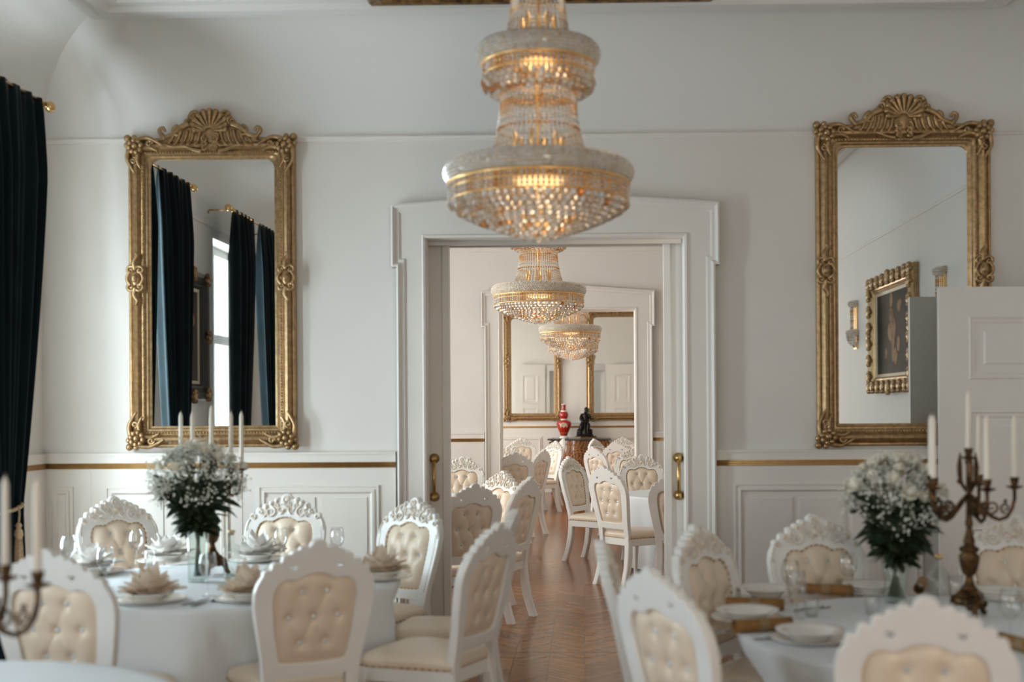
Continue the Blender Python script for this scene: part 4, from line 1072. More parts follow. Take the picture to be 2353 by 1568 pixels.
    for sx, top in ((-1, 1), (1, 1), (-1, 0), (1, 0)):
        if top:
            m = MB(); s = sx
            u = lambda x, zz: (-s * 0 + x * -s, zz)      # x measured inwards
            m.ball((-s * 0.06, -0.055, -0.06), 0.058, 12, 8, (1, 0.45, 1))
            for k in range(8):
                a = 2 * PI * k / 8 + 0.2; m.ball((-s * (0.062 + 0.040 * math.cos(a)), -0.078, -0.062 + 0.040 * math.sin(a)), 0.019, 7, 5)
            m.ball((-s * 0.062, -0.088, -0.062), 0.022, 8, 6)
            stroke(m, [(-s * 0.02, -0.06), (-s * 0.004, -0.14), (-s * 0.03, -0.20), (-s * 0.055, -0.24)], (0.018, 0.008), -0.062)
            stroke(m, [(-s * 0.06, -0.02), (-s * 0.14, -0.004), (-s * 0.20, -0.03), (-s * 0.24, -0.055)], (0.018, 0.008), -0.062)
            stroke(m, [(-s * 0.075, -0.10), (-s * 0.07, -0.16), (-s * 0.095, -0.21)], (0.018, 0.007), -0.062)
            stroke(m, [(-s * 0.10, -0.075), (-s * 0.16, -0.07), (-s * 0.21, -0.095)], (0.018, 0.007), -0.062)
            S(m, (-s * 0.045, -0.155), 0.024, 1.3, PI / 2, s, 0.011, -0.066); S(m, (-s * 0.155, -0.045), 0.024, 1.3, 0, -s, 0.011, -0.066)
            m.ball((-s * 0.004, -0.05, -0.004), 0.026, 8, 6); m.ball((-s * 0.05, -0.055, 0.0), 0.02, 8, 6); m.ball((0.0, -0.055, -0.05), 0.02, 8, 6)
            o = m.build('corner_ornament', M['gilt'], t)
            k0[sx] = o
        else:
            o = k0[sx].copy(); col.objects.link(o); o.parent = t
        o.location = (sx * w, 0, H if top else 0)
        if not top:
            o.scale = (1, 1, -1)
    for s in (-1, 1):
        m = MB(); xc = s * (w - 0.055); zc = H * 0.545
        m.ball((xc, -0.06, zc), 0.045, 12, 8, (0.8, 0.5, 1.25)); m.ball((xc, -0.088, zc), 0.022, 10, 6, (1, 0.6, 1.3))
        for q in (-1, 1):
            S(m, (xc - 0.03, zc + q * 0.055), 0.032, 1.4, 0, q, 0.013, -0.068); S(m, (xc + 0.03, zc + q * 0.055), 0.032, 1.4, PI, -q, 0.013, -0.068)
            stroke(m, [(xc, zc + q * 0.06), (xc - 0.01, zc + q * 0.11), (xc + 0.012, zc + q * 0.15), (xc, zc + q * 0.175)], (0.022, 0.008), -0.062)
            stroke(m, [(xc + q * 0.03, zc - 0.05), (xc + q * 0.055, zc), (xc + q * 0.03, zc + 0.05)], (0.012, 0.012), -0.07)
        m.build('side_cartouche', M['gilt'], t)
    return t
def corner_x(px0, px1, Y, py): return atY(px0, py, Y).x, atY(px1, py, Y).x
mir0 = None
for px0, px1, pyb, pyt, Y, lab in ((301, 682, 1029, 321, D1, 'large gilt carved mirror on the left, reflecting the dark curtains'),
                                   (1874, 2274, 1025, 290, D1, 'large gilt carved mirror on the right, partly behind the white door'),
                                   (1158, 1290, 968, 716, D3, 'gilt mirror on the end wall of the far room, left of the red vase'),
                                   (1347, 1482, 967, 712, D3, 'gilt mirror on the end wall of the far room, right of the black statuette')):
    a = atY(px0, (pyb + pyt) / 2, Y); b = atY(px1, (pyb + pyt) / 2, Y); zb = atY(px0, pyb, Y).z; zt = atY(px0, pyt, Y).z
    if mir0 is None: mir0 = o = mirror_proto(1.12, 2.09)
    else: o = copy_tree(mir0)
    o.location = ((a.x + b.x) / 2, Y - 0.002 if Y == D1 else Y - 0.002, zb); o.scale = ((b.x - a.x) / 1.12, 1, (zt - zb) / 2.09)
    tag(o, lab, 'mirror', 'gilt wall mirrors')

# ------------------------------------------------------------------ chandeliers
def octa(mb, c, r, rz=None):
    rz = rz or r; x, y, z_ = c
    mb.add([(x + r, y, z_), (x, y + r, z_), (x - r, y, z_), (x, y - r, z_), (x, y, z_ + rz), (x, y, z_ - rz)],
           [(0, 1, 4), (1, 2, 4), (2, 3, 4), (3, 0, 4), (1, 0, 5), (2, 1, 5), (3, 2, 5), (0, 3, 5)], False)
def gem(mb, c, r):       # faceted ball
    mb.ball(c, r, 7, 5, smooth=False)
CZ = 2.418
def make_chandelier():
    t = empty('crystal_chandelier')
    def Z(zz): return zz - CZ
    def ring_mb(r, zz, th): 
        m = MB(); m.lathe([(r + th * math.cos(a), Z(zz) + th * math.sin(a)) for a in [2 * PI * k / 8 for k in range(8)]], 64, closed=True); return m
    def rim(Rm, zz, rx, rz):
        m = MB(); rows = 18; n = int(2 * PI * Rm / 0.0145)
        for i in range(rows):
            a = 2 * PI * i / rows
            for k in range(n):
                b = 2 * PI * (k + 0.5 * (i % 2)) / n; r = Rm + rx * math.cos(a)
                octa(m, (r * math.cos(b), r * math.sin(b), Z(zz) + rz * math.sin(a)), 0.0088, 0.0095)
        m.lathe([(Rm + (rx - 0.008) * math.cos(2 * PI * k / 10), Z(zz) + (rz - 0.008) * math.sin(2 * PI * k / 10)) for k in range(10)], 64, closed=True)
        return m.build('crystal_rim', M['crystal_rim'], t)
    rim(0.400, 2.735, 0.042, 0.046); rim(0.252, 3.295, 0.036, 0.044); rim(0.135, 3.86, 0.028, 0.032)
    for r, zz, th in ((0.425, 2.684, 0.008), (0.415, 2.655, 0.004), (0.415, 2.604, 0.004), (0.262, 3.247, 0.007), (0.255, 3.195, 0.004), (0.19, 3.118, 0.006), (0.243, 2.765, 0.005), (0.16, 3.34, 0.005), (0.115, 3.82, 0.006)):
        ring_mb(r, zz, th).build('gold_ring', M['gold'], t)
    def band(r, zz, n, rb):
        m = MB()
        for k in range(n):
            a = 2 * PI * k / n; octa(m, (r * math.cos(a), r * math.sin(a), Z(zz)), rb, rb * 1.25)
        m.build('bead_band', M['crystal'], t)
    for zz in (2.670, 2.641, 2.620): band(0.420, zz, 110, 0.010)
    for zz in (3.231, 3.212, 3.180): band(0.258, zz, 70, 0.010)
    def tier(r, zz, rb, gap=1.12):
        m = MB(); n = max(5, int(2 * PI * r / (2 * rb * gap)))
        for k in range(n):
            a = 2 * PI * (k + (hash(round(zz * 1000)) % 2) * 0.5) / n; gem(m, (r * math.cos(a), r * math.sin(a), Z(zz)), rb)
        m.build('crystal_tier', M['crystal'], t)
    for r, zz in ((0.412, 2.586), (0.385, 2.563), (0.352, 2.545), (0.318, 2.530), (0.284, 2.515), (0.250, 2.502), (0.216, 2.489), (0.182, 2.477), (0.148, 2.466), (0.114, 2.456), (0.080, 2.447), (0.045, 2.439)): tier(r, zz, 0.0165)
    m = MB(); gem(m, (0, 0, Z(2.436)), 0.022); m.build('drop_ball', M['crystal'], t)
    for r, zz in ((0.256, 3.160), (0.248, 3.138), (0.225, 3.122), (0.200, 3.112)): tier(r, zz, 0.0165)
    def strands(n, path, pitch, rb):
        m = MB(); P = [Vector((r, 0, Z(zz))) for r, zz in path]; d = 0.0; i = 0; pts = []
        for a, b in zip(P, P[1:]):
            L = (b - a).length
            while d <= L: pts.append(a.lerp(b, d / L)); d += pitch
            d -= L
        for p in pts: octa(m, p, rb, pitch * 0.52)
        o0 = m.build('bead_strand', M['bead_strand'], t)
        for k in range(1, n):
            o = o0.copy(); col.objects.link(o); o.parent = t; o.rotation_euler = (0, 0, 2 * PI * k / n)
    strands(50, [(0.174, 3.112), (0.176, 3.04), (0.184, 2.97), (0.199, 2.90), (0.219, 2.83), (0.241, 2.765)], 0.0175, 0.0088)
    strands(36, [(0.112, 3.82), (0.112, 3.72), (0.117, 3.62), (0.127, 3.50), (0.142, 3.40), (0.158, 3.33)], 0.0175, 0.0088)
    m = MB(); m.lathe([(0.0, Z(2.60)), (0.012, Z(2.60)), (0.014, Z(2.66)), (0.024, Z(2.70)), (0.012, Z(2.74)), (0.011, Z(2.85)), (0.02, Z(2.87)), (0.011, Z(2.89)), (0.011, Z(3.05)), (0.02, Z(3.1)), (0.012, Z(3.14)), (0.012, Z(3.3)), (0.02, Z(3.33)), (0.011, Z(3.36)), (0.011, Z(3.95)), (0.008, Z(4.0)), (0.008, Z(4.09)), (0.05, Z(4.10)), (0.06, Z(4.148)), (0, Z(4.148))], 14)
    m.build('stem', M['gold'], t)
    m = MB(); m.lathe([(0.02, Z(2.662)), (0.36, Z(2.668)), (0.412, Z(2.685)), (0.36, Z(2.676)), (0.02, Z(2.672))], 48); m.build('gold_tray', M['gold'], t)
    m = MB(); m.lathe([(0.02, Z(3.222)), (0.21, Z(3.226)), (0.255, Z(3.246)), (0.21, Z(3.236)), (0.02, Z(3.232))], 48); m.build('gold_tray', M['gold'], t)
    c0 = None
    for zz, r, n in ((2.69, 0.115, 6), (3.25, 0.08, 5)):
        for k in range(n):
            a = 2 * PI * k / n + 0.3
            if c0 is None:
                m = MB(); m.lathe([(0.0, 0.0), (0.016, 0.0), (0.022, 0.02), (0.012, 0.04), (0.012, 0.12), (0.018, 0.13), (0.010, 0.14), (0.010, 0.17), (0.016, 0.19), (0.010, 0.225), (0.002, 0.245)], 12); c0 = o = m.build('candle_sleeve', M['gold'], t)
            else: o = c0.copy(); col.objects.link(o); o.parent = t
            o.location = (r * math.cos(a), r * math.sin(a), Z(zz))
    return t
CHANDELIER_FILL_W = 0.9
chd = None
for i, (px, py, s, lab) in enumerate(((1240, 555, 489.0, 'large blurred crystal chandelier nearest the camera, before the doorway top'), (1238, 742, 245.0, 'crystal chandelier of the middle room, sharp, below the doorway lintel'),
                                  (1310, 814, 163.0, 'crystal chandelier through the second doorway, its bead rim in front of two mirrors'), (1316, 831, 137.0, 'farthest crystal chandelier, only its lower bowl showing under the one before it'))):
    if chd is None: chd = o = make_chandelier()
    else: o = copy_tree(chd)
    Y = F_PX / s; p = atY(px, 700, Y); set_at(o, (p.x, Y, CZ), 0.1 * i)
    for zz, e, rr in ((2.585, CHANDELIER_FILL_W * 2.0, 0.14), (2.98, CHANDELIER_FILL_W * 0.6, 0.07), (3.18, CHANDELIER_FILL_W * 1.2, 0.11), (3.5, CHANDELIER_FILL_W * 0.5, 0.06)):  # added fill inside the unlit chandeliers, to make the crystals sparkle warmly
        ld = bpy.data.lights.new('chandelier_fill', 'POINT'); ld.energy = e; ld.color = (1.0, 0.82, 0.60); ld.shadow_soft_size = rr
        lo = bpy.data.objects.new('chandelier_fill', ld); col.objects.link(lo); lo.location = (p.x, Y, zz)
    tag(o, lab, 'chandelier', 'crystal chandeliers')

# gilded frame of the ceiling panel
p0 = atZ(848, 9, CEIL - 0.03); p1 = atZ(1640, 0, CEIL - 0.03)
t = empty('ceiling_painting', (0, 0, CEIL)); mb = MB(); yc = p0.y - 1.6
P = lambda u, v, h: (u, v, -h)
moulding(mb, rect(p0.x, p1.x, yc - 1.6, p0.y + 0.0), [(0, 0), (0, 0.03), (0.02, 0.05), (0.06, 0.045), (0.09, 0.06), (0.12, 0.04), (0.14, 0.02), (0.14, 0)], P)
mb.build('gilt_frame', M['gilt_dark'], t); mb = MB(); mb.box(p0.x + 0.1, p1.x - 0.1, yc - 1.5, p0.y - 0.1, -0.02, -0.004); mb.build('painted_panel', M['canvas'], t)
tag(t, 'gilt-framed ceiling panel whose far edge just shows at the top of the photo', 'painting')

# ------------------------------------------------------------------ curtains
def curtain(y0, y1, q0, q1, label, tie=1.05, top=3.62, folds=9, seed=0):
    """panel hanging from y0..y1 at the rod, gathered to q0..q1 at the tie-back height"""
    rnd = random.Random(seed); t = empty('velvet_curtain', (XL + 0.25, (y0 + y1) / 2, 0.0)); yc = (y0 + y1) / 2
    n, m = 120, 40; ls = []
    ph = [rnd.uniform(0, 6.28) for _ in range(3)]
    for j in range(m + 1):
        zz = top - (top - 0.02) * j / m
        if zz > tie: g = ((top - zz) / (top - tie)) ** 1.5
        else: g = 1.0 - 0.22 * (tie - zz) / tie
        a = y0 + (q0 - y0) * g; b = y1 + (q1 - y1) * g; amp = 0.018 + 0.035 * min(1, (top - zz) / 0.5) * (1 - 0.35 * g)
        if top - zz < 0.06: amp = 0.014
        row = []
        for k in range(n):
            u = k / (n - 1); off = amp * math.sin(2 * PI * folds * u + ph[0] + 0.5 * math.sin(3 * u + ph[1])) + 0.4 * amp * math.sin(2 * PI * folds * 2.3 * u + ph[2])
            row.append((off, a + (b - a) * u - yc, zz))
        ls.append(row)
    mb = MB(); mb.loops(ls, closed=False)
    o = mb.build('curtain_panel', M['velvet'], t); sd = o.modifiers.new('thick', 'SOLIDIFY'); sd.thickness = 0.006
    tag(t, label, 'curtain', 'dark green velvet curtains'); 
    # cord holding the panel back, and its tassel
    cm = MB(); pts = []
    for k in range(25):
        a = 2 * PI * k / 24; pts.append((0.085 * math.cos(a) - 0.0, (q0 + q1) / 2 - yc + (abs(q1 - q0) / 2 + 0.02) * math.sin(a), tie + 0.02 * math.sin(a)))
    cm.tube(pts, 0.011, 8, caps=False); cm.build('tieback_cord', M['tassel'], t)
    return t
def tassel(x, y, zt, label):
    t = empty('curtain_tassel', (x, y, zt)); m = MB(); m.tube([(0, 0, 0), (0.006, 0, -0.05), (0, 0, -0.11)], 0.006, 8); m.build('cord', M['tassel'], t)
    m = MB(); m.lathe([(0.0, -0.10), (0.012, -0.105), (0.020, -0.12), (0.012, -0.135), (0.022, -0.15), (0.026, -0.175), (0.018, -0.195), (0.02, -0.2), (0.0, -0.2)], 14); m.build('tassel_head', M['tassel'], t)
    m = MB()
    for k in range(40):
        a = 2 * PI * k / 40 + 0.1 * (k % 3); r = 0.008 + 0.012 * ((k * 7) % 5) / 5
        m.tube([(r * math.cos(a), r * math.sin(a), -0.195), (1.2 * r * math.cos(a), 1.2 * r * math.sin(a), -0.26), (1.35 * r * math.cos(a), 1.35 * r * math.sin(a), -0.335)], 0.0035, 4)
    m.build('fringe', M['tassel'], t); tag(t, label, 'tassel', 'curtain tassels')
def rod(y0, y1, zz, label):
    t = empty('curtain_rod', (XL, (y0 + y1) / 2, zz)); yc = (y0 + y1) / 2; x = 0.25
    m = MB(); m.tube([(x, y0 - yc, 0), (x, y1 - yc, 0)], 0.014, 12); m.build('pole', M['brass'], t)
    for y, s in ((y0, -1), (y1, 1)):
        m = MB(); m.tube([(x, y - yc, 0), (x, y - yc + s * 0.02, 0), (x, y - yc + s * 0.03, 0)], [0.02, 0.02, 0.012], 12); m.ball((x, y - yc + s * 0.062, 0), 0.036, 14, 10); m.build('finial', M['brass'], t)
        m = MB(); yb = y - yc - s * 0.08; m.tube([(0.005, yb, 0), (x, yb, 0)], 0.008, 8); m.tube([(0.0, yb, 0), (0.012, yb, 0)], 0.035, 14); m.ball((x, yb, 0), 0.024, 10, 8); m.build('bracket', M['brass'], t)
    tag(t, label, 'curtain rod', 'brass curtain rods')
zr = 3.60
rod(5.70, 7.60, zr, 'brass curtain rod with ball finial at the upper left, above the dark curtain')
curtain(6.70, 7.50, 6.86, 7.15, 'dark green velvet curtain at the left edge of the photo', 1.06, zr + 0.015, 5, 1)
curtain(5.82, 6.56, 5.95, 6.30, 'leftmost dark velvet curtain panel reflected in the left mirror', 1.06, zr + 0.015, 5, 4)
tassel(XL + 0.345, 7.0, 1.08, 'gold tassel hanging beside the dark curtain at the left edge')
rod(2.74, 4.55, zr, 'brass curtain rod seen in the left mirror, beyond the wall painting')
curtain(3.75, 4.46, 4.05, 4.46, 'dark curtain panel in the left mirror, next to the bright window strip', 1.1, zr + 0.015, 5, 2)
curtain(2.84, 3.52, 2.84, 3.2, 'rightmost dark curtain panel in the left mirror', 1.1, zr + 0.015, 5, 3)

# ------------------------------------------------------------------ paintings and sconces (seen in the mirrors)
def painting(W, H, fw, frame_m, orn_m, gilt_all):
    t = empty('framed_painting'); mb = MB(); P = lambda u, v, h: (u, -h, v)
    moulding(mb, rect(-W / 2, W / 2, 0, H), [(0, 0), (0, 0.05), (0.02, 0.08), (0.05, 0.07), (0.08, 0.085), (fw - 0.04, 0.05), (fw - 0.02, 0.055), (fw, 0.03), (fw, 0.01)], P); mb.build('frame', frame_m, t)
    mb = MB(); moulding(mb, rect(-W / 2 + fw, W / 2 - fw, fw, H - fw), [(0, 0.01), (0, 0.028), (0.03, 0.02), (0.03, 0.008)], P); mb.build('slip', M['linen'], t)
    i = fw + 0.025; mb = MB(); mb.box(-W / 2 + i, W / 2 - i, -0.016, -0.006, i, H - i); cv = mb.build('canvas', M['canvas'], t)
    rnd = random.Random(int(W * 100)); mb = MB()
    for k in range(14):
        x = rnd.gauss(0, 0.13) * W; zz = H * (0.30 + 0.035 * k) + rnd.gauss(0, 0.02); r = rnd.uniform(0.05, 0.10)
        mb.ball((x, -0.017, zz), r, 14, 8, (rnd.uniform(0.6, 1.1), 0.03, rnd.uniform(0.7, 1.6)))
    mb.build('painted_figures', M['flesh'], cv)
    n = 0; spots = [(-W / 2 + .06, .06), (W / 2 - .06, .06), (-W / 2 + .06, H - .06), (W / 2 - .06, H - .06), (0, .04), (0, H - .04), (-W / 2 + .04, H / 2), (W / 2 - .04, H / 2)]
    if gilt_all: spots += [(-W / 2 + W * q / 8, e) for q in range(1, 8) for e in (.06, H - .06)] + [(e, H * q / 7) for q in range(1, 7) for e in (-W / 2 + .06, W / 2 - .06)]
    for x, zz in spots:
        m = MB(); m.ball((x, -0.075, zz), 0.05, 9, 6, (1, 0.6, 1))
        for k in range(6): a = k * PI / 3; m.ball((x + 0.05 * math.cos(a), -0.08, zz + 0.05 * math.sin(a)), 0.025, 7, 5)
        m.tube([(p[0], p[1], p[2]) for p in spiral((x, zz), 0.07, 1.2, 0.4, 1, 14, y=-0.085)], 0.012, 6)
        m.build('carved_ornament', orn_m, t)
    return t
t = painting(0.95, 1.22, 0.16, M['black_frame'], M['gilt_dark'], False); set_at(t, (XL + 0.002, 5.14, 1.72), R(90)); tag(t, 'dark framed oil painting reflected in the left mirror, beside the window strip', 'painting')
t = painting(0.9, 1.2, 0.14, M['gilt_dark'], M['gilt_dark'], False); set_at(t, (XL + 0.002, 1.98, 1.72), R(90)); tag(t, 'brown framed painting, only an edge reflected at the right of the left mirror', 'painting')
t = painting(1.75, 1.24, 0.17, M['gilt'], M['gilt'], True); set_at(t, (XR - 0.002, 3.78, 1.77), R(-90)); tag(t, 'gilt framed dark painting reflected in the right mirror', 'painting')
def sconce():
    t = empty('wall_sconce'); m = MB(); m.box(-0.07, 0.07, -0.02, 0.0, 0.03, 0.56); m.build('backplate', M['gold'], t)
    for zz, r in ((0.56, 0.085), (0.22, 0.11)):
        m = MB()
        for i in range(8):
            a = 2 * PI * i / 8
            for k in range(26):
                b = -PI * k / 25; rr = r - 0.02 + 0.026 * math.cos(a); octa(m, (rr * math.cos(b), rr * math.sin(b) - 0.01, zz + 0.03 * math.sin(a)), 0.010)
        m.build('crystal_rim', M['crystal_rim'], t)
    m0 = None
    for k in range(11):
        b = -PI * k / 10
        if m0 is None:
            m = MB()
            for q in range(18): octa(m, (0, 0, 0.53 - q * 0.0165), 0.0085)
            m0 = o = m.build('bead_strand', M['bead_strand'], t)
        else: o = m0.copy(); col.objects.link(o); o.parent = t
        o.location = (0.06 * math.cos(b), 0.06 * math.sin(b) - 0.012, 0)
    for r, zz in ((0.095, 0.17), (0.09, 0.14), (0.075, 0.11), (0.05, 0.085), (0.025, 0.06)):
        m = MB(); n = max(3, int(PI * r / 0.03))
        for k in range(n + 1): b = -PI * k / n; gem(m, (r * math.cos(b), r * math.sin(b) - 0.014, zz), 0.016)
        m.build('crystal_tier', M['crystal'], t)
    return t
s0 = sconce(); set_at(s0, (XR - 0.002, 2.05, 2.27), R(-90)); tag(s0, 'crystal wall sconce reflected in the right mirror, left of the painting', 'wall lamp', 'crystal sconces')
s1 = copy_tree(s0); set_at(s1, (XR - 0.002, 5.45, 2.27), R(-90)); tag(s1, 'crystal wall sconce reflected in the right mirror just above the white door edge', 'wall lamp', 'crystal sconces')

# ------------------------------------------------------------------ commode, vase, statuette
def commode():
    t = empty('inlaid_commode'); n = 40
    def outline(k, off=0.0):
        pts = []
        for i in range(n + 1):
            u = -1 + 2 * i / n; x = u * (0.60 + off); y = -0.40 - off - 0.055 * math.cos(u * PI) - 0.02 * math.cos(2 * u * PI); pts.append((x * k, y * (0.9 + 0.1 * k)))
        return pts + [(0.60 * k + off, 0.0), (-0.60 * k - off, 0.0)]
    mb = MB(); ls = []
    for k, zz in ((0.88, 0.16), (0.93, 0.30), (0.985, 0.50), (1.0, 0.70), (0.985, 0.88), (0.965, 1.0), (0.97, 1.015)): ls.append([(x, y, zz) for x, y in outline(k)])
    mb.loops(ls, cap0=True, cap1=True); fix_normals(mb.build('carcass', M['marquetry'], t))
    mb = MB(); ls = []
    for o, zz in ((0.0, 1.012), (0.035, 1.012), (0.045, 1.02), (0.04, 1.032), (0.03, 1.042)): ls.append([(x, y, zz) for x, y in outline(1.0, o)])
    mb.loops(ls, cap0=True, cap1=True, smooth=False); fix_normals(mb.build('marble_top', M['marble'], t))
    def fy(x, zz): 
        u = x / 0.6; k = 1.0 if zz > 0.5 else 0.95; return (-0.40 - 0.055 * math.cos(u * PI) - 0.02 * math.cos(2 * u * PI)) * (0.9 + 0.1 * k) - 0.004
    mb = MB()
    for k in range(-9, 10):
        x = k * 0.055; mb.tube([(p[0], fy(p[0], 0.9) - 0.003, p[2]) for p in spiral((x, 0.925), 0.022, 1.0, 0, 1 if k % 2 else -1, 12)], 0.005, 5)
    for zz in (0.965, 0.885, 0.25): mb.tube([(x, fy(x, zz) - 0.002, zz) for x in [-0.57 + 1.14 * i / 24 for i in range(25)]], 0.005, 6)
    mb.build('drawer_inlay', M['inlay'], t)
    mb = MB()
    for r in (0.26, 0.21): mb.tube([(r * math.cos(a), fy(r * math.cos(a), 0.6) - 0.002, 0.56 + r * 1.1 * math.sin(a)) for a in [PI * (-0.1 + 1.2 * i / 24) for i in range(25)]], 0.008, 6)
    for k in range(10):
        a = 2 * PI * k / 10; mb.tube([(0.09 * math.cos(a) + p[0] * 1, fy(0.09 * math.cos(a), 0.6) - 0.004, 0.57 + 0.1 * math.sin(a) + p[2]) for p in spiral((0, 0), 0.04, 1.0, a, 1, 10)], 0.006, 5)
    for s in (-1, 1):
        for zz in (0.35, 0.5, 0.65, 0.78): mb.tube([(p[0], fy(p[0], zz) - 0.003, p[2]) for p in spiral((s * 0.42, zz), 0.06, 1.2, 0, s, 14)], 0.006, 5)
    mb.build('door_marquetry', M['inlay'], t)
    for s in (-1, 1):
        for y in (-0.36, -0.04):
            mb = MB(); mb.tube([(s * 0.50, y, 0.18), (s * 0.54, y, 0.10), (s * 0.53, y, 0.04), (s * 0.56, y - 0.01, 0.0)], [0.05, 0.035, 0.022, 0.026], 8); mb.build('foot', M['gilt_dark'], t)
        mb = MB(); mb.tube([(s * 0.575, -0.37, 0.98), (s * 0.60, -0.37, 0.85), (s * 0.585, -0.37, 0.55), (s * 0.54, -0.36, 0.2)], [0.03, 0.022, 0.014, 0.02], 8); mb.build('corner_mount', M['gilt_dark'], t)
    return t
Yc = D3 - 0.055
a = atY(1258, 1008, D3 - 0.45); b = atY(1404, 1008, D3 - 0.45); xc = (a.x + b.x) / 2
t = commode(); set_at(t, (xc, Yc, 0)); t.scale = ((b.x - a.x) / 1.28, 1, 1.0); tag(t, 'inlaid walnut commode with dark marble top at the end of the far room', 'commode')
top = 1.042; Yv = D3 - 0.30
t = empty('red_porcelain_vase'); H = 0.655; q = H / 0.655
mb = MB(); mb.lathe([(0.0, 0.05), (0.060, 0.05), (0.075, 0.09), (0.115, 0.18), (0.138, 0.25), (0.142, 0.29), (0.128, 0.325), (0.085, 0.345), (0.058, 0.352)], 32)
mb.lathe([(0.058, 0.372), (0.062, 0.38), (0.080, 0.42), (0.084, 0.45), (0.072, 0.49), (0.054, 0.51)], 32); mb.lathe([(0.044, 0.535), (0.036, 0.56), (0.034, 0.60), (0.042, 0.64)], 32); mb.build('vase_body', M['red_glaze'], t)
mb = MB(); mb.lathe([(0.0, 0.0), (0.088, 0.0), (0.090, 0.018), (0.078, 0.03), (0.066, 0.05), (0.0, 0.051)], 32); mb.lathe([(0.058, 0.351), (0.066, 0.362), (0.060, 0.373)], 32); mb.lathe([(0.055, 0.509), (0.062, 0.522), (0.044, 0.536)], 32); mb.lathe([(0.041, 0.638), (0.050, 0.65), (0.048, 0.656), (0.036, 0.645)], 32); mb.build('white_collars', M['porcelain'], t)
mb = MB()
mb.lathe([(0.0795, 0.10), (0.083, 0.104), (0.0845, 0.11)], 32); mb.tube([(0.048 * math.cos(2 * PI * k / 12), 0.0, 0.65) for k in range(2)], 0.004, 5); mb.build('gilt_band', M['vase_gold'], t)
mb = MB(); pts = [];  n = 28
ls = []
for r, h in ((0.078, 0.0), (0.076, 0.008), (0.058, 0.010), (0.054, 0.008), (0.001, 0.009)):
    l = []
    for k in range(n):
        a_ = 2 * PI * k / n; rr = r * (1 + (0.06 * math.cos(14 * a_) if r > 0.06 else 0)); x = rr * math.cos(a_); zz = 0.225 + rr * math.sin(a_)
        rad = 0.142 - max(0.0, 0.27 - zz) * 0.42 - max(0.0, zz - 0.29) * 0.3; l.append((x, -math.sqrt(max(1e-4, rad * rad - x * x)) - h, zz))
    ls.append(l)
mb.loops(ls); mb.build('painted_medallion', mat('painted medallion', (0.80, 0.74, 0.66), 0.2, vscale=28, base2=(0.55, 0.33, 0.20)), t)
p = atY(1296, 1000, Yv); set_at(t, (p.x, Yv - 0.02, top), 0); tag(t, 'red double-gourd porcelain vase with white medallion on the commode', 'vase')
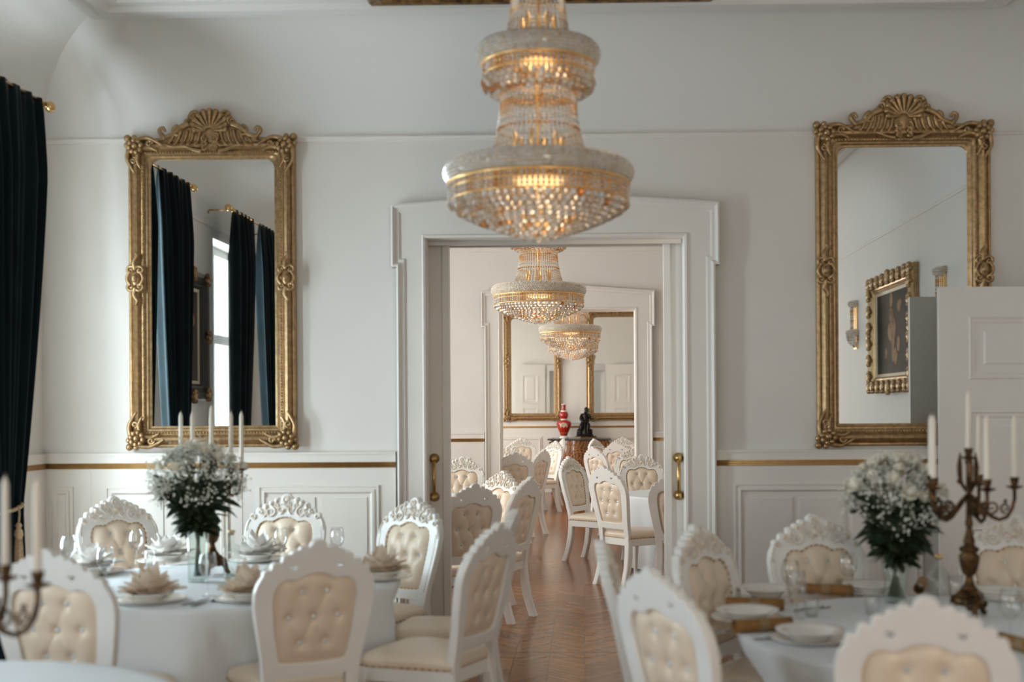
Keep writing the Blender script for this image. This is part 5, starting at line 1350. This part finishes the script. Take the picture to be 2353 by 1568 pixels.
# octagonal plinth and the seated bronze figure
t = empty('octagonal_plinth'); mb = MB(); mb.lathe([(0.0, 0.0), (0.235, 0.0), (0.235, 0.015), (0.215, 0.022), (0.215, 0.034), (0.225, 0.042), (0.0, 0.042)], 8, smooth=False); mb.build('plinth_block', M['wood_base'], t)
mb = MB(); mb.lathe([(0.236, 0.004), (0.238, 0.008), (0.236, 0.012)], 8, smooth=False); mb.build('gilt_edge', M['brass_rough'], t)
p = atY(1346, 1000, Yv); set_at(t, (p.x, Yv - 0.02, top), R(22.5)); t.scale = (1, 0.75, 1); tag(t, 'octagonal wooden plinth under the black statuette on the commode', 'plinth')
def statuette():
    t = empty('bronze_statuette')
    V = {'pel': (0.0, 0.02, 0.20, .058), 'ab': (0.005, 0.01, 0.26, .052), 'ch': (0.015, 0.0, 0.335, .060), 'nk': (0.025, -0.012, 0.385, .026), 'hd': (0.030, -0.022, 0.415, .034), 'hd2': (0.032, -0.024, 0.452, .034), 'hd3': (0.030, -0.016, 0.475, .022),
         'lsh': (-0.055, 0.0, 0.355, .032), 'lel': (-0.085, -0.05, 0.285, .024), 'lwr': (-0.045, -0.10, 0.245, .018), 'lha': (-0.03, -0.115, 0.232, .016),
         'rsh': (0.085, -0.005, 0.352, .032), 'rel': (0.105, -0.055, 0.285, .024), 'rwr': (0.075, -0.10, 0.325, .018), 'rha': (0.058, -0.088, 0.365, .017),
         'lhp': (-0.045, -0.01, 0.185, .048), 'lkn': (-0.075, -0.13, 0.19, .038), 'lan': (-0.085, -0.11, 0.06, .024), 'lft': (-0.095, -0.16, 0.035, .020),
         'rhp': (0.045, -0.01, 0.185, .048), 'rkn': (0.055, -0.13, 0.20, .038), 'ran': (0.035, -0.12, 0.07, .024), 'rft': (0.030, -0.175, 0.040, .020)}
    E = [('pel', 'ab'), ('ab', 'ch'), ('ch', 'nk'), ('nk', 'hd'), ('hd', 'hd2'), ('hd2', 'hd3'), ('ch', 'lsh'), ('lsh', 'lel'), ('lel', 'lwr'), ('lwr', 'lha'), ('ch', 'rsh'), ('rsh', 'rel'), ('rel', 'rwr'), ('rwr', 'rha'),
         ('pel', 'lhp'), ('lhp', 'lkn'), ('lkn', 'lan'), ('lan', 'lft'), ('pel', 'rhp'), ('rhp', 'rkn'), ('rkn', 'ran'), ('ran', 'rft')]
    ks = list(V); me = bpy.data.meshes.new('figure'); me.from_pydata([V[k][:3] for k in ks], [(ks.index(a), ks.index(b)) for a, b in E], [])
    o = bpy.data.objects.new('figure', me); col.objects.link(o); sk = o.modifiers.new('skin', 'SKIN'); sk.use_smooth_shade = True
    for i, k in enumerate(ks):
        sv = me.skin_vertices[0].data[i]; sv.radius = (V[k][3], V[k][3]); sv.use_root = (k == 'pel')
    o.modifiers.new('sub', 'SUBSURF').levels = 1
    dg = bpy.context.evaluated_depsgraph_get(); me2 = bpy.data.meshes.new_from_object(o.evaluated_get(dg)); me2.name = 'figure'; bpy.data.objects.remove(o)
    me2.materials.clear(); me2.materials.append(M['black_bronze']); o = bpy.data.objects.new('figure', me2); col.objects.link(o); o.parent = t
    mb = MB(); rnd = random.Random(4)           # robe falling over the rock seat
    ls = []
    for k, zz in ((0.62, 0.235), (0.95, 0.19), (1.15, 0.12), (1.3, 0.05), (1.35, 0.02)):
        ls.append([(0.085 * k * math.cos(a) * (1 + 0.10 * math.sin(9 * a + zz * 20)) - 0.01, -0.03 + 0.085 * k * math.sin(a) * (1 + 0.1 * math.sin(7 * a)), zz) for a in [2 * PI * i / 48 for i in range(48)]])
    mb.loops(ls, cap0=True); mb.build('robe', M['black_bronze'], t)
    mb = MB(); mb.loops([[(0.015 + 0.052 * math.cos(a), -0.0 + 0.055 * math.sin(a) , zz + 0.012 * math.sin(3 * a)) for a in [2 * PI * i / 20 for i in range(20)]] for zz in (0.375, 0.335, 0.27)]); mb.build('shawl', M['black_bronze'], t)
    mb = MB()
    for k in range(16): mb.ball((rnd.uniform(-0.12, 0.12), rnd.uniform(-0.10, 0.07), rnd.uniform(0.02, 0.09)), rnd.uniform(0.03, 0.05), 7, 5, smooth=False)
    mb.lathe([(0.0, 0.0), (0.15, 0.0), (0.155, 0.02), (0.13, 0.045), (0.0, 0.05)], 14, 0, -0.03, smooth=False); mb.build('rock_base', M['black_bronze'], t)
    mb = MB(); mb.ball((0.030, -0.012, 0.455), 0.040, 12, 8, (1, 1.05, 1.0)); mb.ball((0.035, 0.02, 0.43), 0.026, 8, 6); mb.build('hair', M['black_bronze'], t)
    return t
t = statuette(); set_at(t, (p.x - 0.02, Yv - 0.0, top + 0.042), R(8)); t.scale = (1.08, 1.0, 1.12); tag(t, 'black bronze seated figure statuette on the commode, right of the red vase', 'statuette')
